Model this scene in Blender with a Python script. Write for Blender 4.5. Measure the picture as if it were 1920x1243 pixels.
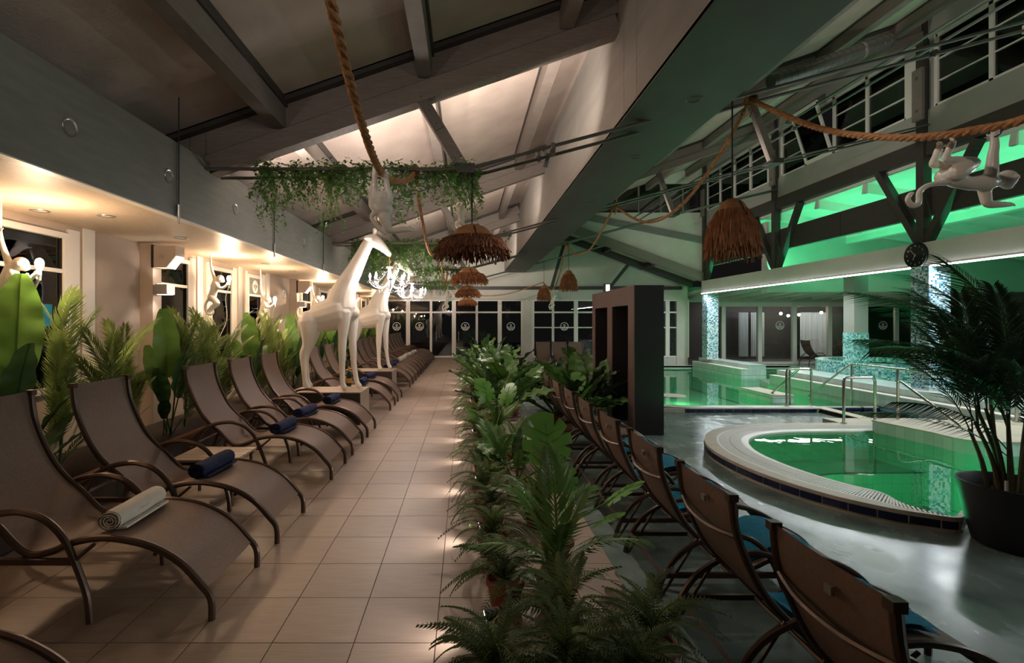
import bpy, bmesh, math, random
from mathutils import Vector, Matrix, Euler, noise
from mathutils.geometry import tessellate_polygon

# ---------------------------------------------------------------- scene reset
for o in list(bpy.data.objects):
    bpy.data.objects.remove(o)
SC = bpy.context.scene
COL = SC.collection
R = random.Random(11)
PI = math.pi

# ---------------------------------------------------------------- camera
F, CX, CY, EYE = 934.0, 873.0, 604.0, 1.57
cam_d = bpy.data.cameras.new('camera')
cam_d.sensor_width = 36.0
cam_d.lens = F / 1920 * 36
cam_d.shift_x = (960 - CX) / 1920
cam_d.shift_y = -(621.5 - CY) / 1920
cam_d.clip_start = 0.05
cam = bpy.data.objects.new('camera', cam_d)
cam.location = (0, 0, EYE)
cam.rotation_euler = (PI / 2, 0, 0)
COL.objects.link(cam)
SC.camera = cam

# ---------------------------------------------------------------- world (night)
w = bpy.data.worlds.new('night'); SC.world = w; w.use_nodes = True
w.node_tree.nodes['Background'].inputs[0].default_value = (0.55, 0.5, 0.48, 1)
w.node_tree.nodes['Background'].inputs[1].default_value = 0.006

# ---------------------------------------------------------------- view
vs = SC.view_settings
vs.view_transform = 'Standard'; vs.look = 'None'; vs.gamma = 1.0
vs.exposure = 0.85
vs.use_curve_mapping = False

# ---------------------------------------------------------------- main lights
WARM = (1.0, 0.70, 0.46); NEUT = (1.0, 0.86, 0.76); COOL = (0.86, 0.93, 1.0); GREEN = (0.02, 1.0, 0.33)
def area(name, loc, direction, sx, sy, power, color, parent=None, xaxis=None, spread=None):
    d = bpy.data.lights.new(name, 'AREA'); d.shape = 'RECTANGLE'; d.size = sx; d.size_y = sy
    d.energy = power; d.color = color
    if spread: d.spread = spread
    o = bpy.data.objects.new(name, d); COL.objects.link(o)
    z = -Vector(direction).normalized()
    x = Vector(xaxis or (1, 0, 0)); x = (x - z * x.dot(z)).normalized()
    y = z.cross(x)
    m = Matrix((x, y, z)).transposed().to_4x4(); m.translation = Vector(loc)
    o.matrix_world = m
    return o
def point(name, loc, power, color, r=0.03, parent=None):
    d = bpy.data.lights.new(name, 'POINT'); d.energy = power; d.color = color; d.shadow_soft_size = r
    o = bpy.data.objects.new(name, d); COL.objects.link(o); o.location = loc
    if parent: o.parent = parent
    return o
def spot(name, loc, direction, power, color, angle=90, blend=0.6, r=0.03):
    d = bpy.data.lights.new(name, 'SPOT'); d.energy = power; d.color = color; d.shadow_soft_size = r
    d.spot_size = math.radians(angle); d.spot_blend = blend
    o = bpy.data.objects.new(name, d); COL.objects.link(o); o.location = loc
    o.rotation_euler = Vector(direction).to_track_quat('-Z', 'Y').to_euler()
    return o
ROOF0, ROOFS = 4.74, 0.345            # ceiling panels: z = ROOF0 + ROOFS * X
RAF0 = 4.19                           # rafter underside
TRUSS_Y = (0.5, 5.6, 10.7, 15.8, 20.9)
SL = Vector((1, 0, ROOFS)).normalized()
# green LED lines on top of the long white beam, washing the lean-to roof
for y0, y1 in ((1.0, 10.3), (11.0, 15.6), (16.0, 20.3)):
    area('green_led_wash', (10.08, (y0 + y1) / 2, 3.3), (0.8, 0, 0.6), y1 - y0, 0.08, 10.5 * (y1 - y0), (.08, 1, .42), xaxis=(0, 1, 0))
# white LED line under the beam
area('beam_led_line', (9.62, 10.4, 2.71), (-0.35, 0, -0.95), 19.5, 0.04, 250, (0.92, 0.97, 1.0), xaxis=(0, 1, 0))
# added fill for annex doors and rafters; lamp of the rooms beyond the glass
area('annex_fill_light', (14.0, 19.8, 2.60), (0, 0, -1), 5.0, 0.3, 45, (0.95, 1.0, 0.96))
area('conservatory_lamp', (17.0, 25.0, 2.7), (0, 0.1, -1), 8.0, 0.4, 75, (0.93, 0.97, 1.0))
# downlights in the underside of the deep girder
for gy in (4.0, 8.0, 12.0, 16.0):
    spot('girder_downlight', (2.2, gy, 3.74), (0.35, 0, -1), 16, (0.95, 0.93, 0.86), 110, 0.8, 0.05)

# ---------------------------------------------------------------- helpers
def s2l(c):
    c /= 255.0
    return c / 12.92 if c <= 0.04045 else ((c + 0.055) / 1.055) ** 2.4
def rgb(r, g, b): return (s2l(r), s2l(g), s2l(b), 1)
def Pt(u, v, Y): return Vector(((u - CX) * Y / F, Y, EYE + (CY - v) * Y / F))

MATS = {}
def mat(name, c1, rough=0.5, metal=0.0, c2=None, scale=4.0, stretch=(1, 1, 1), bump=0.0, bscale=None, detail=4,
        coat=0.0, rand=0.0, spec=None, rough2=None, trans=0.0, lo=.32, hi=.68, coord='Object'):
    m = bpy.data.materials.new(name); m.use_nodes = True
    nt = m.node_tree; b = nt.nodes['Principled BSDF']; L = nt.links.new
    b.inputs['Base Color'].default_value = c1
    b.inputs['Roughness'].default_value = rough; b.inputs['Metallic'].default_value = metal
    b.inputs['Coat Weight'].default_value = coat
    if spec is not None: b.inputs['Specular IOR Level'].default_value = spec
    if trans: b.inputs['Transmission Weight'].default_value = trans
    if c2 or bump or rough2 is not None:
        tc = nt.nodes.new('ShaderNodeTexCoord'); mp = nt.nodes.new('ShaderNodeMapping')
        mp.inputs['Scale'].default_value = stretch
        L(tc.outputs[coord], mp.inputs[0])
        n = nt.nodes.new('ShaderNodeTexNoise'); n.inputs['Scale'].default_value = scale; n.inputs['Detail'].default_value = detail
        L(mp.outputs[0], n.inputs['Vector'])
        if c2:
            rp = nt.nodes.new('ShaderNodeValToRGB')
            rp.color_ramp.elements[0].position = lo; rp.color_ramp.elements[0].color = c1
            rp.color_ramp.elements[1].position = hi; rp.color_ramp.elements[1].color = c2
            L(n.outputs['Fac'], rp.inputs[0])
            out = rp.outputs[0]
            if rand:
                oi = nt.nodes.new('ShaderNodeObjectInfo'); hs = nt.nodes.new('ShaderNodeHueSaturation')
                mr = nt.nodes.new('ShaderNodeMapRange'); mr.inputs['To Min'].default_value = 1 - rand; mr.inputs['To Max'].default_value = 1 + rand
                L(oi.outputs['Random'], mr.inputs[0]); L(mr.outputs[0], hs.inputs['Value']); L(out, hs.inputs['Color']); out = hs.outputs[0]
            L(out, b.inputs['Base Color'])
        if rough2 is not None:
            mr2 = nt.nodes.new('ShaderNodeMapRange'); mr2.inputs['From Min'].default_value = lo; mr2.inputs['From Max'].default_value = hi
            mr2.inputs['To Min'].default_value = rough; mr2.inputs['To Max'].default_value = rough2
            L(n.outputs['Fac'], mr2.inputs[0]); L(mr2.outputs[0], b.inputs['Roughness'])
        if bump:
            n2 = nt.nodes.new('ShaderNodeTexNoise'); n2.inputs['Scale'].default_value = bscale or scale; n2.inputs['Detail'].default_value = 3
            L(mp.outputs[0], n2.inputs['Vector'])
            bp = nt.nodes.new('ShaderNodeBump'); bp.inputs['Strength'].default_value = bump; bp.inputs['Distance'].default_value = 0.02
            L(n2.outputs['Fac'], bp.inputs['Height']); L(bp.outputs[0], b.inputs['Normal'])
    MATS[name] = m
    return m
def emat(name, color, strength):
    m = bpy.data.materials.new(name); m.use_nodes = True; nt = m.node_tree
    b = nt.nodes['Principled BSDF']; b.inputs['Base Color'].default_value = (.8, .8, .8, 1)
    b.inputs['Emission Color'].default_value = (*color[:3], 1); b.inputs['Emission Strength'].default_value = strength
    MATS[name] = m; return m
def gridmat(name, cols, sx, sy, sz, mortar, mw=0.06, rough=0.25, bump=0.3, noise_mix=True):
    """small mosaic: cells of random colour out of cols with joints (object space, any face)"""
    m = bpy.data.materials.new(name); m.use_nodes = True; nt = m.node_tree; L = nt.links.new
    b = nt.nodes['Principled BSDF']; b.inputs['Roughness'].default_value = rough
    tc = nt.nodes.new('ShaderNodeTexCoord'); mp = nt.nodes.new('ShaderNodeVectorMath'); mp.operation = 'MULTIPLY'
    mp.inputs[1].default_value = (1 / sx, 1 / sy, 1 / sz)
    ad = nt.nodes.new('ShaderNodeVectorMath'); ad.operation = 'ADD'; ad.inputs[1].default_value = (100.37, 100.37, 100.37)
    L(tc.outputs['Object'], mp.inputs[0]); L(mp.outputs[0], ad.inputs[0])
    fl = nt.nodes.new('ShaderNodeVectorMath'); fl.operation = 'FLOOR'; L(ad.outputs[0], fl.inputs[0])
    wn = nt.nodes.new('ShaderNodeTexWhiteNoise'); wn.noise_dimensions = '3D'; L(fl.outputs[0], wn.inputs['Vector'])
    rp = nt.nodes.new('ShaderNodeValToRGB'); rp.color_ramp.interpolation = 'CONSTANT'
    el = rp.color_ramp.elements; el[0].color = cols[0]; el[0].position = 0
    el[1].position = 1.0 / len(cols); el[1].color = cols[1]
    for i in range(2, len(cols)):
        e = el.new(i / len(cols)); e.color = cols[i]
    L(wn.outputs['Value'], rp.inputs[0])
    # joints: product over axes that run along the face
    fr = nt.nodes.new('ShaderNodeVectorMath'); fr.operation = 'FRACTION'; L(ad.outputs[0], fr.inputs[0])
    sp = nt.nodes.new('ShaderNodeSeparateXYZ'); L(fr.outputs[0], sp.inputs[0])
    geo = nt.nodes.new('ShaderNodeNewGeometry'); ab = nt.nodes.new('ShaderNodeVectorMath'); ab.operation = 'ABSOLUTE'
    L(geo.outputs['True Normal'], ab.inputs[0]); sn = nt.nodes.new('ShaderNodeSeparateXYZ'); L(ab.outputs[0], sn.inputs[0])
    prod = None
    for i in range(3):
        a = nt.nodes.new('ShaderNodeMath'); a.operation = 'LESS_THAN'; a.inputs[1].default_value = mw; L(sp.outputs[i], a.inputs[0])
        k = nt.nodes.new('ShaderNodeMath'); k.operation = 'LESS_THAN'; k.inputs[1].default_value = 0.6; L(sn.outputs[i], k.inputs[0])
        p = nt.nodes.new('ShaderNodeMath'); p.operation = 'MULTIPLY'; L(a.outputs[0], p.inputs[0]); L(k.outputs[0], p.inputs[1])
        if prod is None: prod = p
        else:
            q = nt.nodes.new('ShaderNodeMath'); q.operation = 'MAXIMUM'; L(prod.outputs[0], q.inputs[0]); L(p.outputs[0], q.inputs[1]); prod = q
    mx = nt.nodes.new('ShaderNodeMix'); mx.data_type = 'RGBA'
    L(prod.outputs[0], mx.inputs['Factor']); L(rp.outputs[0], mx.inputs['A']); mx.inputs['B'].default_value = mortar
    L(mx.outputs['Result'], b.inputs['Base Color'])
    if bump:
        bp = nt.nodes.new('ShaderNodeBump'); bp.inputs['Strength'].default_value = bump; bp.inputs['Distance'].default_value = 0.01; bp.invert = True
        L(prod.outputs[0], bp.inputs['Height']); L(bp.outputs[0], b.inputs['Normal'])
    MATS[name] = m; return m
def glassmat(name, tint, refl_rough=0.0, ior=1.5, wav=0.0, wscale=6.0):
    """thin clear sheet / water surface: see-through with real reflection"""
    m = bpy.data.materials.new(name); m.use_nodes = True; nt = m.node_tree; L = nt.links.new
    for n in list(nt.nodes):
        if n.type == 'BSDF_PRINCIPLED': nt.nodes.remove(n)
    out = [n for n in nt.nodes if n.type == 'OUTPUT_MATERIAL'][0]
    tr = nt.nodes.new('ShaderNodeBsdfTransparent'); tr.inputs[0].default_value = tint
    gl = nt.nodes.new('ShaderNodeBsdfGlossy'); gl.inputs['Roughness'].default_value = refl_rough
    fr = nt.nodes.new('ShaderNodeFresnel'); fr.inputs['IOR'].default_value = ior
    mx = nt.nodes.new('ShaderNodeMixShader')
    L(fr.outputs[0], mx.inputs[0]); L(tr.outputs[0], mx.inputs[1]); L(gl.outputs[0], mx.inputs[2]); L(mx.outputs[0], out.inputs[0])
    if wav:
        tc = nt.nodes.new('ShaderNodeTexCoord'); n = nt.nodes.new('ShaderNodeTexNoise'); n.inputs['Scale'].default_value = wscale
        L(tc.outputs['Object'], n.inputs['Vector'])
        bp = nt.nodes.new('ShaderNodeBump'); bp.inputs['Strength'].default_value = wav; bp.inputs['Distance'].default_value = 0.02
        L(n.outputs['Fac'], bp.inputs['Height']); L(bp.outputs[0], gl.inputs['Normal']); L(bp.outputs[0], fr.inputs['Normal'])
    MATS[name] = m; return m
def leafmat(name, c1, c2, rough=0.35, transl=0.25):
    m = mat(name, c1, rough, c2=c2, scale=7, stretch=(1, 1, 1), rand=0.25, bump=0.0)
    nt = m.node_tree; L = nt.links.new
    b = nt.nodes['Principled BSDF']; out = [n for n in nt.nodes if n.type == 'OUTPUT_MATERIAL'][0]
    t = nt.nodes.new('ShaderNodeBsdfTranslucent'); mx = nt.nodes.new('ShaderNodeMixShader'); mx.inputs[0].default_value = transl
    src = b.inputs['Base Color'].links[0].from_socket
    L(src, t.inputs[0]); L(b.outputs[0], mx.inputs[1]); L(t.outputs[0], mx.inputs[2]); L(mx.outputs[0], out.inputs[0])
    return m

def catmull(pts, n=6, closed=False):
    pts = [Vector(p) for p in pts]; out = []; N = len(pts)
    segs = N if closed else N - 1
    for i in range(segs):
        if closed: a, b, c, d = (pts[(i + k - 1) % N] for k in range(4))
        else: a, b, c, d = pts[max(i - 1, 0)], pts[i], pts[i + 1], pts[min(i + 2, N - 1)]
        for j in range(n):
            t = j / n; t2 = t * t; t3 = t2 * t
            out.append(0.5 * ((2 * b) + (c - a) * t + (2 * a - 5 * b + 4 * c - d) * t2 + (3 * b - a - 3 * c + d) * t3))
    if not closed: out.append(pts[-1])
    return out
def wloc(o):
    v = Vector((0, 0, 0))
    while o: v += o.location; o = o.parent
    return v
class MB:
    def __init__(s): s.v = []; s.f = []
    def box(s, x0, x1, y0, y1, z0, z1):
        b = len(s.v)
        s.v += [(x0, y0, z0), (x1, y0, z0), (x1, y1, z0), (x0, y1, z0), (x0, y0, z1), (x1, y0, z1), (x1, y1, z1), (x0, y1, z1)]
        s.f += [tuple(b + i for i in q) for q in ((0, 3, 2, 1), (4, 5, 6, 7), (0, 1, 5, 4), (1, 2, 6, 5), (2, 3, 7, 6), (3, 0, 4, 7))]
        return s
    def beam(s, a, b, w, h, up=(0, 0, 1)):
        a = Vector(a); b = Vector(b); d = (b - a).normalized(); u = Vector(up)
        sd = d.cross(u).normalized() * (w / 2); u = sd.cross(d).normalized() * (h / 2)
        k = len(s.v)
        for p in (a, b):
            s.v += [tuple(p - sd - u), tuple(p + sd - u), tuple(p + sd + u), tuple(p - sd + u)]
        s.f += [(k, k + 3, k + 2, k + 1), (k + 4, k + 5, k + 6, k + 7)]
        for i in range(4):
            j = (i + 1) % 4; s.f.append((k + i, k + j, k + 4 + j, k + 4 + i))
        return s
    def tube(s, pts, r, n=8, caps=True, closed=False):
        pts = [Vector(p) for p in pts]; N = len(pts)
        rs = r if isinstance(r, (list, tuple)) else [r] * N
        b = len(s.v); up = None
        for i, p in enumerate(pts):
            if closed: t = pts[(i + 1) % N] - pts[i - 1]
            else: t = pts[min(i + 1, N - 1)] - pts[max(i - 1, 0)]
            t.normalize()
            if up is None:
                up = Vector((0, 0, 1)) if abs(t.z) < .9 else Vector((1, 0, 0))
            x = t.cross(up)
            if x.length < 1e-5: x = t.cross(Vector((0, 1, 0)))
            x.normalize(); up = x.cross(t).normalized()
            for j in range(n):
                a = 2 * PI * j / n
                s.v.append(tuple(p + x * (rs[i] * math.cos(a)) + up * (rs[i] * math.sin(a))))
        M = N if closed else N - 1
        for i in range(M):
            i2 = (i + 1) % N
            for j in range(n):
                k = (j + 1) % n
                s.f.append((b + i * n + j, b + i * n + k, b + i2 * n + k, b + i2 * n + j))
        if caps and not closed:
            s.f.append(tuple(b + j for j in reversed(range(n)))); s.f.append(tuple(b + (N - 1) * n + j for j in range(n)))
        return s
    def lathe(s, prof, n=24, c=(0, 0, 0)):
        b = len(s.v)
        for (r, z) in prof:
            for j in range(n):
                a = 2 * PI * j / n; s.v.append((c[0] + r * math.cos(a), c[1] + r * math.sin(a), c[2] + z))
        for i in range(len(prof) - 1):
            for j in range(n):
                k = (j + 1) % n
                s.f.append((b + i * n + j, b + i * n + k, b + (i + 1) * n + k, b + (i + 1) * n + j))
        return s
    def ell(s, c, r, n=12, m=8, rot=None):
        c = Vector(c); r = (r, r, r) if isinstance(r, (int, float)) else r
        b = len(s.v); M = rot.to_matrix() if rot else Matrix.Identity(3)
        for i in range(m + 1):
            th = PI * i / m
            for j in range(n):
                a = 2 * PI * j / n
                s.v.append(tuple(c + M @ Vector((r[0] * math.sin(th) * math.cos(a), r[1] * math.sin(th) * math.sin(a), r[2] * math.cos(th)))))
        for i in range(m):
            for j in range(n):
                k = (j + 1) % n
                s.f.append((b + i * n + j, b + (i + 1) * n + j, b + (i + 1) * n + k, b + i * n + k))
        return s
    def grid(s, fn, nu, nv):
        b = len(s.v)
        for i in range(nu + 1):
            for j in range(nv + 1): s.v.append(tuple(fn(i / nu, j / nv)))
        for i in range(nu):
            for j in range(nv):
                a = b + i * (nv + 1) + j; s.f.append((a, a + nv + 1, a + nv + 2, a + 1))
        return s
    def poly(s, pts): b = len(s.v); s.v += [tuple(p) for p in pts]; s.f.append(tuple(range(b, b + len(pts)))); return s
    def prism(s, pts, d):
        """extrude a planar polygon by vector d"""
        d = Vector(d); b = len(s.v); n = len(pts); pts = [Vector(p) for p in pts]
        s.v += [tuple(p) for p in pts] + [tuple(p + d) for p in pts]
        s.f.append(tuple(reversed(range(b, b + n)))); s.f.append(tuple(range(b + n, b + 2 * n)))
        for i in range(n):
            j = (i + 1) % n; s.f.append((b + i, b + j, b + n + j, b + n + i))
        return s
    def mesh(s, name, m=None, smooth=False, sharp=40):
        me = bpy.data.meshes.new(name); me.from_pydata(s.v, [], s.f); me.validate()
        if m: me.materials.append(MATS[m] if isinstance(m, str) else m)
        if smooth:
            me.polygons.foreach_set('use_smooth', [True] * len(me.polygons))
            if sharp < 180: me.set_sharp_from_angle(angle=math.radians(sharp))
        me.update(); return me
    def build(s, name, m, parent=None, smooth=False, sharp=40, world=False, bevel=0.0, fix=False):
        if world and parent:
            o0 = wloc(parent); s.v = [(a - o0.x, b - o0.y, c - o0.z) for a, b, c in s.v]
        me = s.mesh(name, m, smooth, sharp)
        if fix or bevel:
            bm = bmesh.new(); bm.from_mesh(me)
            bmesh.ops.recalc_face_normals(bm, faces=bm.faces)
            if bevel: bmesh.ops.bevel(bm, geom=[e for e in bm.edges], offset=bevel, segments=2, affect='EDGES', profile=.5)
            bm.to_mesh(me); bm.free()
        o = bpy.data.objects.new(name, me); COL.objects.link(o)
        if parent: o.parent = parent
        return o
def inst(name, me, parent=None, loc=(0, 0, 0), rot=(0, 0, 0), sc=1.0):
    o = bpy.data.objects.new(name, me); COL.objects.link(o)
    o.location = loc; o.rotation_euler = rot; o.scale = (sc, sc, sc) if isinstance(sc, (int, float)) else sc
    if parent: o.parent = parent
    return o
def tag(o, label=None, cat=None, group=None, kind=None):
    if label: o['label'] = label
    if cat: o['category'] = cat
    if group: o['group'] = group
    if kind: o['kind'] = kind
    return o
def thing(name, label, cat, loc=(0, 0, 0), rz=0.0, group=None):
    o = bpy.data.objects.new(name, None); COL.objects.link(o)
    o.empty_display_size = .1; o.location = loc; o.rotation_euler = (0, 0, rz)
    return tag(o, label, cat, group)
def struct(o): o['kind'] = 'structure'; return o
def dup(root, loc=None, rz=None, label=None, group=None, sc=None):
    r = root.copy(); COL.objects.link(r)
    if loc is not None: r.location = loc
    if rz is not None: r.rotation_euler = (0, 0, rz)
    if sc: r.scale = (sc, sc, sc)
    if label: r['label'] = label
    if group: r['group'] = group
    for ch in root.children:
        c = ch.copy(); COL.objects.link(c); c.parent = r
        for g in ch.children:
            d = g.copy(); COL.objects.link(d); d.parent = c
    return r
def blob(mb, name, m, voxel, iters=6, parent=None):
    """fuse overlapping volumes into one continuous skin"""
    me = mb.mesh('tmp'); o = bpy.data.objects.new('tmp', me); COL.objects.link(o)
    r = o.modifiers.new('r', 'REMESH'); r.mode = 'VOXEL'; r.voxel_size = voxel
    q = o.modifiers.new('s', 'SMOOTH'); q.factor = .5; q.iterations = iters
    dg = bpy.context.evaluated_depsgraph_get()
    new = bpy.data.meshes.new_from_object(o.evaluated_get(dg)); new.name = name
    bpy.data.objects.remove(o)
    new.materials.clear(); new.materials.append(MATS[m])
    new.polygons.foreach_set('use_smooth', [True] * len(new.polygons)); new.update()
    return new
ORD = ['nearest', 'second', 'third', 'fourth', 'fifth', 'sixth', 'seventh', 'eighth', 'ninth', 'tenth', 'eleventh', 'twelfth',
       'thirteenth', 'fourteenth', 'fifteenth', 'sixteenth', 'seventeenth', 'eighteenth', 'nineteenth', 'twentieth', 'twenty-first',
       'twenty-second', 'twenty-third', 'twenty-fourth', 'twenty-fifth', 'twenty-sixth', 'twenty-seventh', 'twenty-eighth', 'twenty-ninth', 'thirtieth']

# ---------------------------------------------------------------- materials
mat('tile', rgb(144, 126, 113), .42, c2=rgb(156, 138, 124), scale=9, stretch=(.5, 9, 1), rand=.07, bump=.05, bscale=60)
mat('grout', rgb(92, 80, 70), .9)
mat('concrete', rgb(84, 98, 94), .15, c2=rgb(136, 150, 143), scale=2.6, stretch=(1, .7, 1), rough2=.34, bump=.05, bscale=5, detail=8, lo=.26, hi=.74)
mat('ceil_panel', rgb(172, 157, 146), .85, c2=rgb(186, 171, 159), scale=2.2, bump=.25, bscale=38)
mat('ceil_back', rgb(50, 47, 44), .9)
mat('timber_grey', rgb(116, 107, 99), .55, c2=rgb(130, 120, 111), scale=3, stretch=(2, 2, 20), bump=.05, bscale=12)
mat('timber_dark', rgb(56, 52, 49), .5, c2=rgb(66, 61, 57), scale=3, stretch=(2, 2, 14))
mat('steel_grey', rgb(120, 116, 110), .4, metal=.6)
mat('girder', rgb(150, 146, 138), .6, c2=rgb(160, 155, 147), scale=3, stretch=(1, .4, 3), bump=.04, bscale=30)
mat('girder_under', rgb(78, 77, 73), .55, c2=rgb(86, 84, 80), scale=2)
mat('fascia', rgb(112, 115, 109), .55, c2=rgb(124, 126, 120), scale=3, stretch=(1, 1, 6), bump=.06, bscale=45)
mat('soffit', rgb(196, 176, 152), .42, c2=rgb(208, 190, 168), scale=18, stretch=(3, .6, 1), bump=.12, bscale=50)
mat('wall_cream', rgb(190, 172, 156), .7, c2=rgb(180, 163, 148), scale=2)
mat('wall_grey', rgb(160, 160, 150), .7, c2=rgb(150, 152, 143), scale=2)
mat('wall_white', rgb(205, 202, 192), .7, c2=rgb(196, 194, 184), scale=2)
mat('frame_white', rgb(228, 222, 214), .4)
mat('gasket', rgb(25, 24, 24), .6)
glassmat('glass', (.86, .88, .88, 1), 0.0, 1.65)
mat('night', rgb(5, 5, 6), .9)
mat('lounger_frame', rgb(84, 66, 55), .35, metal=.45)
m = mat('sling', rgb(104, 80, 66), .6, c2=rgb(112, 87, 72), scale=60, bump=.12, bscale=160, detail=1)
mat('sling_lit', rgb(132, 88, 62), .6, c2=rgb(140, 95, 68), scale=60, bump=.12, bscale=160, detail=1)  # lighter copy of sling with the light on the backs in its colour
mat('towel_white', rgb(226, 218, 206), .95, c2=rgb(216, 206, 194), scale=20, bump=.5, bscale=130)
mat('towel_navy', rgb(22, 30, 62), .95, c2=rgb(30, 40, 78), scale=20, bump=.5, bscale=130)
mat('towel_teal', rgb(20, 118, 150), .95, c2=rgb(28, 134, 166), scale=20, bump=.5, bscale=130)
mat('resin_white', rgb(236, 228, 216), .28, coat=.3)
mat('plinth', rgb(40, 31, 28), .5, c2=rgb(48, 38, 34), scale=3, stretch=(1, 1, 8))
mat('plinth_top', rgb(150, 132, 116), .5, c2=rgb(160, 142, 126), scale=4)
mat('plinth_side', rgb(150, 136, 122), .5, c2=rgb(160, 146, 132), scale=4)
mat('wood_red', rgb(96, 52, 32), .5, c2=rgb(112, 62, 38), scale=4, stretch=(1, 8, 1))
mat('soil', rgb(38, 28, 22), .95, c2=rgb(52, 38, 28), scale=30, bump=.6, bscale=40)
mat('terracotta', rgb(140, 66, 44), .75, c2=rgb(124, 58, 40), scale=6)
mat('black_pot', rgb(30, 30, 33), .55)
mat('portal_side', rgb(98, 76, 70), .5, c2=rgb(104, 82, 75), scale=2)
mat('portal_dark', rgb(34, 29, 29), .45)
mat('rope', rgb(192, 138, 92), .9, c2=rgb(160, 108, 68), scale=30, bump=.4, bscale=60)
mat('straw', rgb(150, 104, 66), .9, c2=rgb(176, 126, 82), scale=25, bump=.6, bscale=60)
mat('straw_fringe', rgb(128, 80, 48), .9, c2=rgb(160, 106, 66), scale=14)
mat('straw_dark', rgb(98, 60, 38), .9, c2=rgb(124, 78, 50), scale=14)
mat('cord_black', rgb(18, 17, 16), .6)
mat('chrome', rgb(205, 200, 192), .16, metal=1.0)
mat('coping', rgb(198, 186, 164), .5, c2=rgb(186, 173, 152), scale=5, rand=.04)
mat('coping_white', rgb(226, 222, 210), .35)
mat('grate_white', rgb(222, 218, 206), .4)
mat('grate_dark', rgb(40, 42, 44), .6)
mat('tile_navy', rgb(24, 26, 58), .22, c2=rgb(32, 36, 74), scale=6, rand=.2)
mat('gap_shade_and_riser', rgb(26, 22, 20), .8)  # painted gap shade under the tub rim, also dark footbath riser tiles
gridmat('pool_tile', [rgb(196, 208, 206), rgb(204, 214, 212), rgb(190, 204, 203)], .14, .14, .6, rgb(150, 166, 164), .03, .25, .15)
gridmat('pool_floor', [rgb(176, 190, 180), rgb(168, 184, 174)], .15, .15, .15, rgb(146, 164, 154), .05, .3, 0)
gridmat('mosaic_teal', [rgb(150, 214, 204), rgb(70, 160, 156), rgb(196, 232, 224), rgb(96, 184, 176), rgb(40, 120, 124), rgb(120, 200, 190)], .042, .042, .042, rgb(190, 214, 208), .09, .18, .1)
gridmat('mosaic_blue', [rgb(226, 236, 238), rgb(120, 186, 206), rgb(60, 128, 158), rgb(212, 228, 232), rgb(150, 204, 218), rgb(236, 240, 240), rgb(40, 92, 124)],   .042, .042, .042, rgb(205, 212, 212), .09, .18, .1)
gridmat('blue_shallow', [rgb(120, 184, 206), rgb(132, 192, 212), rgb(110, 176, 200)], .15, .15, .15, rgb(190, 212, 220), .05, .25, 0)
glassmat('water_green', (.55, .93, .70, 1), .0, 1.33, .05, 3.0)
glassmat('water_blue', (.82, .95, 1, 1), .0, 1.33, .05, 5.0)
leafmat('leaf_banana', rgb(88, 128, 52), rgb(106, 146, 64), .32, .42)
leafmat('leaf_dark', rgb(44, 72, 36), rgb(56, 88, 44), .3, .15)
leafmat('leaf_palm', rgb(100, 118, 58), rgb(120, 140, 72), .4, .25)
leafmat('leaf_row', rgb(66, 98, 42), rgb(86, 122, 54), .38, .2)
leafmat('leaf_monstera', rgb(84, 132, 54), rgb(102, 152, 66), .3, .25)
leafmat('leaf_fern', rgb(70, 92, 44), rgb(92, 112, 56), .5, .2)
leafmat('leaf_areca', rgb(36, 58, 34), rgb(52, 78, 44), .4, .12)
leafmat('leaf_ivy', rgb(88, 132, 54), rgb(124, 166, 84), .45, .3)
mat('stem', rgb(62, 92, 40), .5); mat('cane', rgb(86, 78, 44), .6, c2=rgb(60, 66, 36), scale=14)
mat('dry_pink', rgb(168, 118, 96), .8, c2=rgb(140, 92, 72), scale=20)
mat('clock_black', rgb(14, 14, 17), .3); mat('print_white', rgb(226, 224, 220), .5)
mat('duct', rgb(120, 122, 118), .3, metal=.8); mat('silver', rgb(176, 170, 164), .3, metal=.8)
mat('plaster_lean', rgb(214, 220, 210), .7, c2=rgb(204, 210, 200), scale=2)
mat('crystal', rgb(248, 244, 248), .08, trans=.25, spec=.9)
mat('glass_green', rgb(18, 40, 18), .1); mat('foil_gold', rgb(206, 150, 70), .3, metal=.8)
mat('deck', rgb(60, 52, 46), .7, c2=rgb(72, 62, 54), scale=3, stretch=(1, 12, 1))
mat('curtain', rgb(200, 204, 202), .8, c2=rgb(180, 186, 184), scale=3, stretch=(8, 1, .2))
mat('blind', rgb(190, 150, 118), .7)
mat('tabletop', rgb(172, 154, 136), .5, c2=rgb(160, 142, 125), scale=4)
emat('bulb_warm', (1, .78, .5), 45); emat('bulb_cool', (1, .88, .9), 14); emat('led_white', (.95, .98, 1), 9)
emat('lamp_white', (1, .9, .78), 2.2); emat('spot_glow', (1, .95, .85), 6)

# ================================================================ THE SETTING
ZR = -0.37                                       # poolside floor, two steps below the tiled walk
XL, XF = -4.2, -2.84                             # left wall, fascia of the dropped soffit
EDGE = 0.95                                      # where the tiled walk ends
FARY = 22.2
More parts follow.
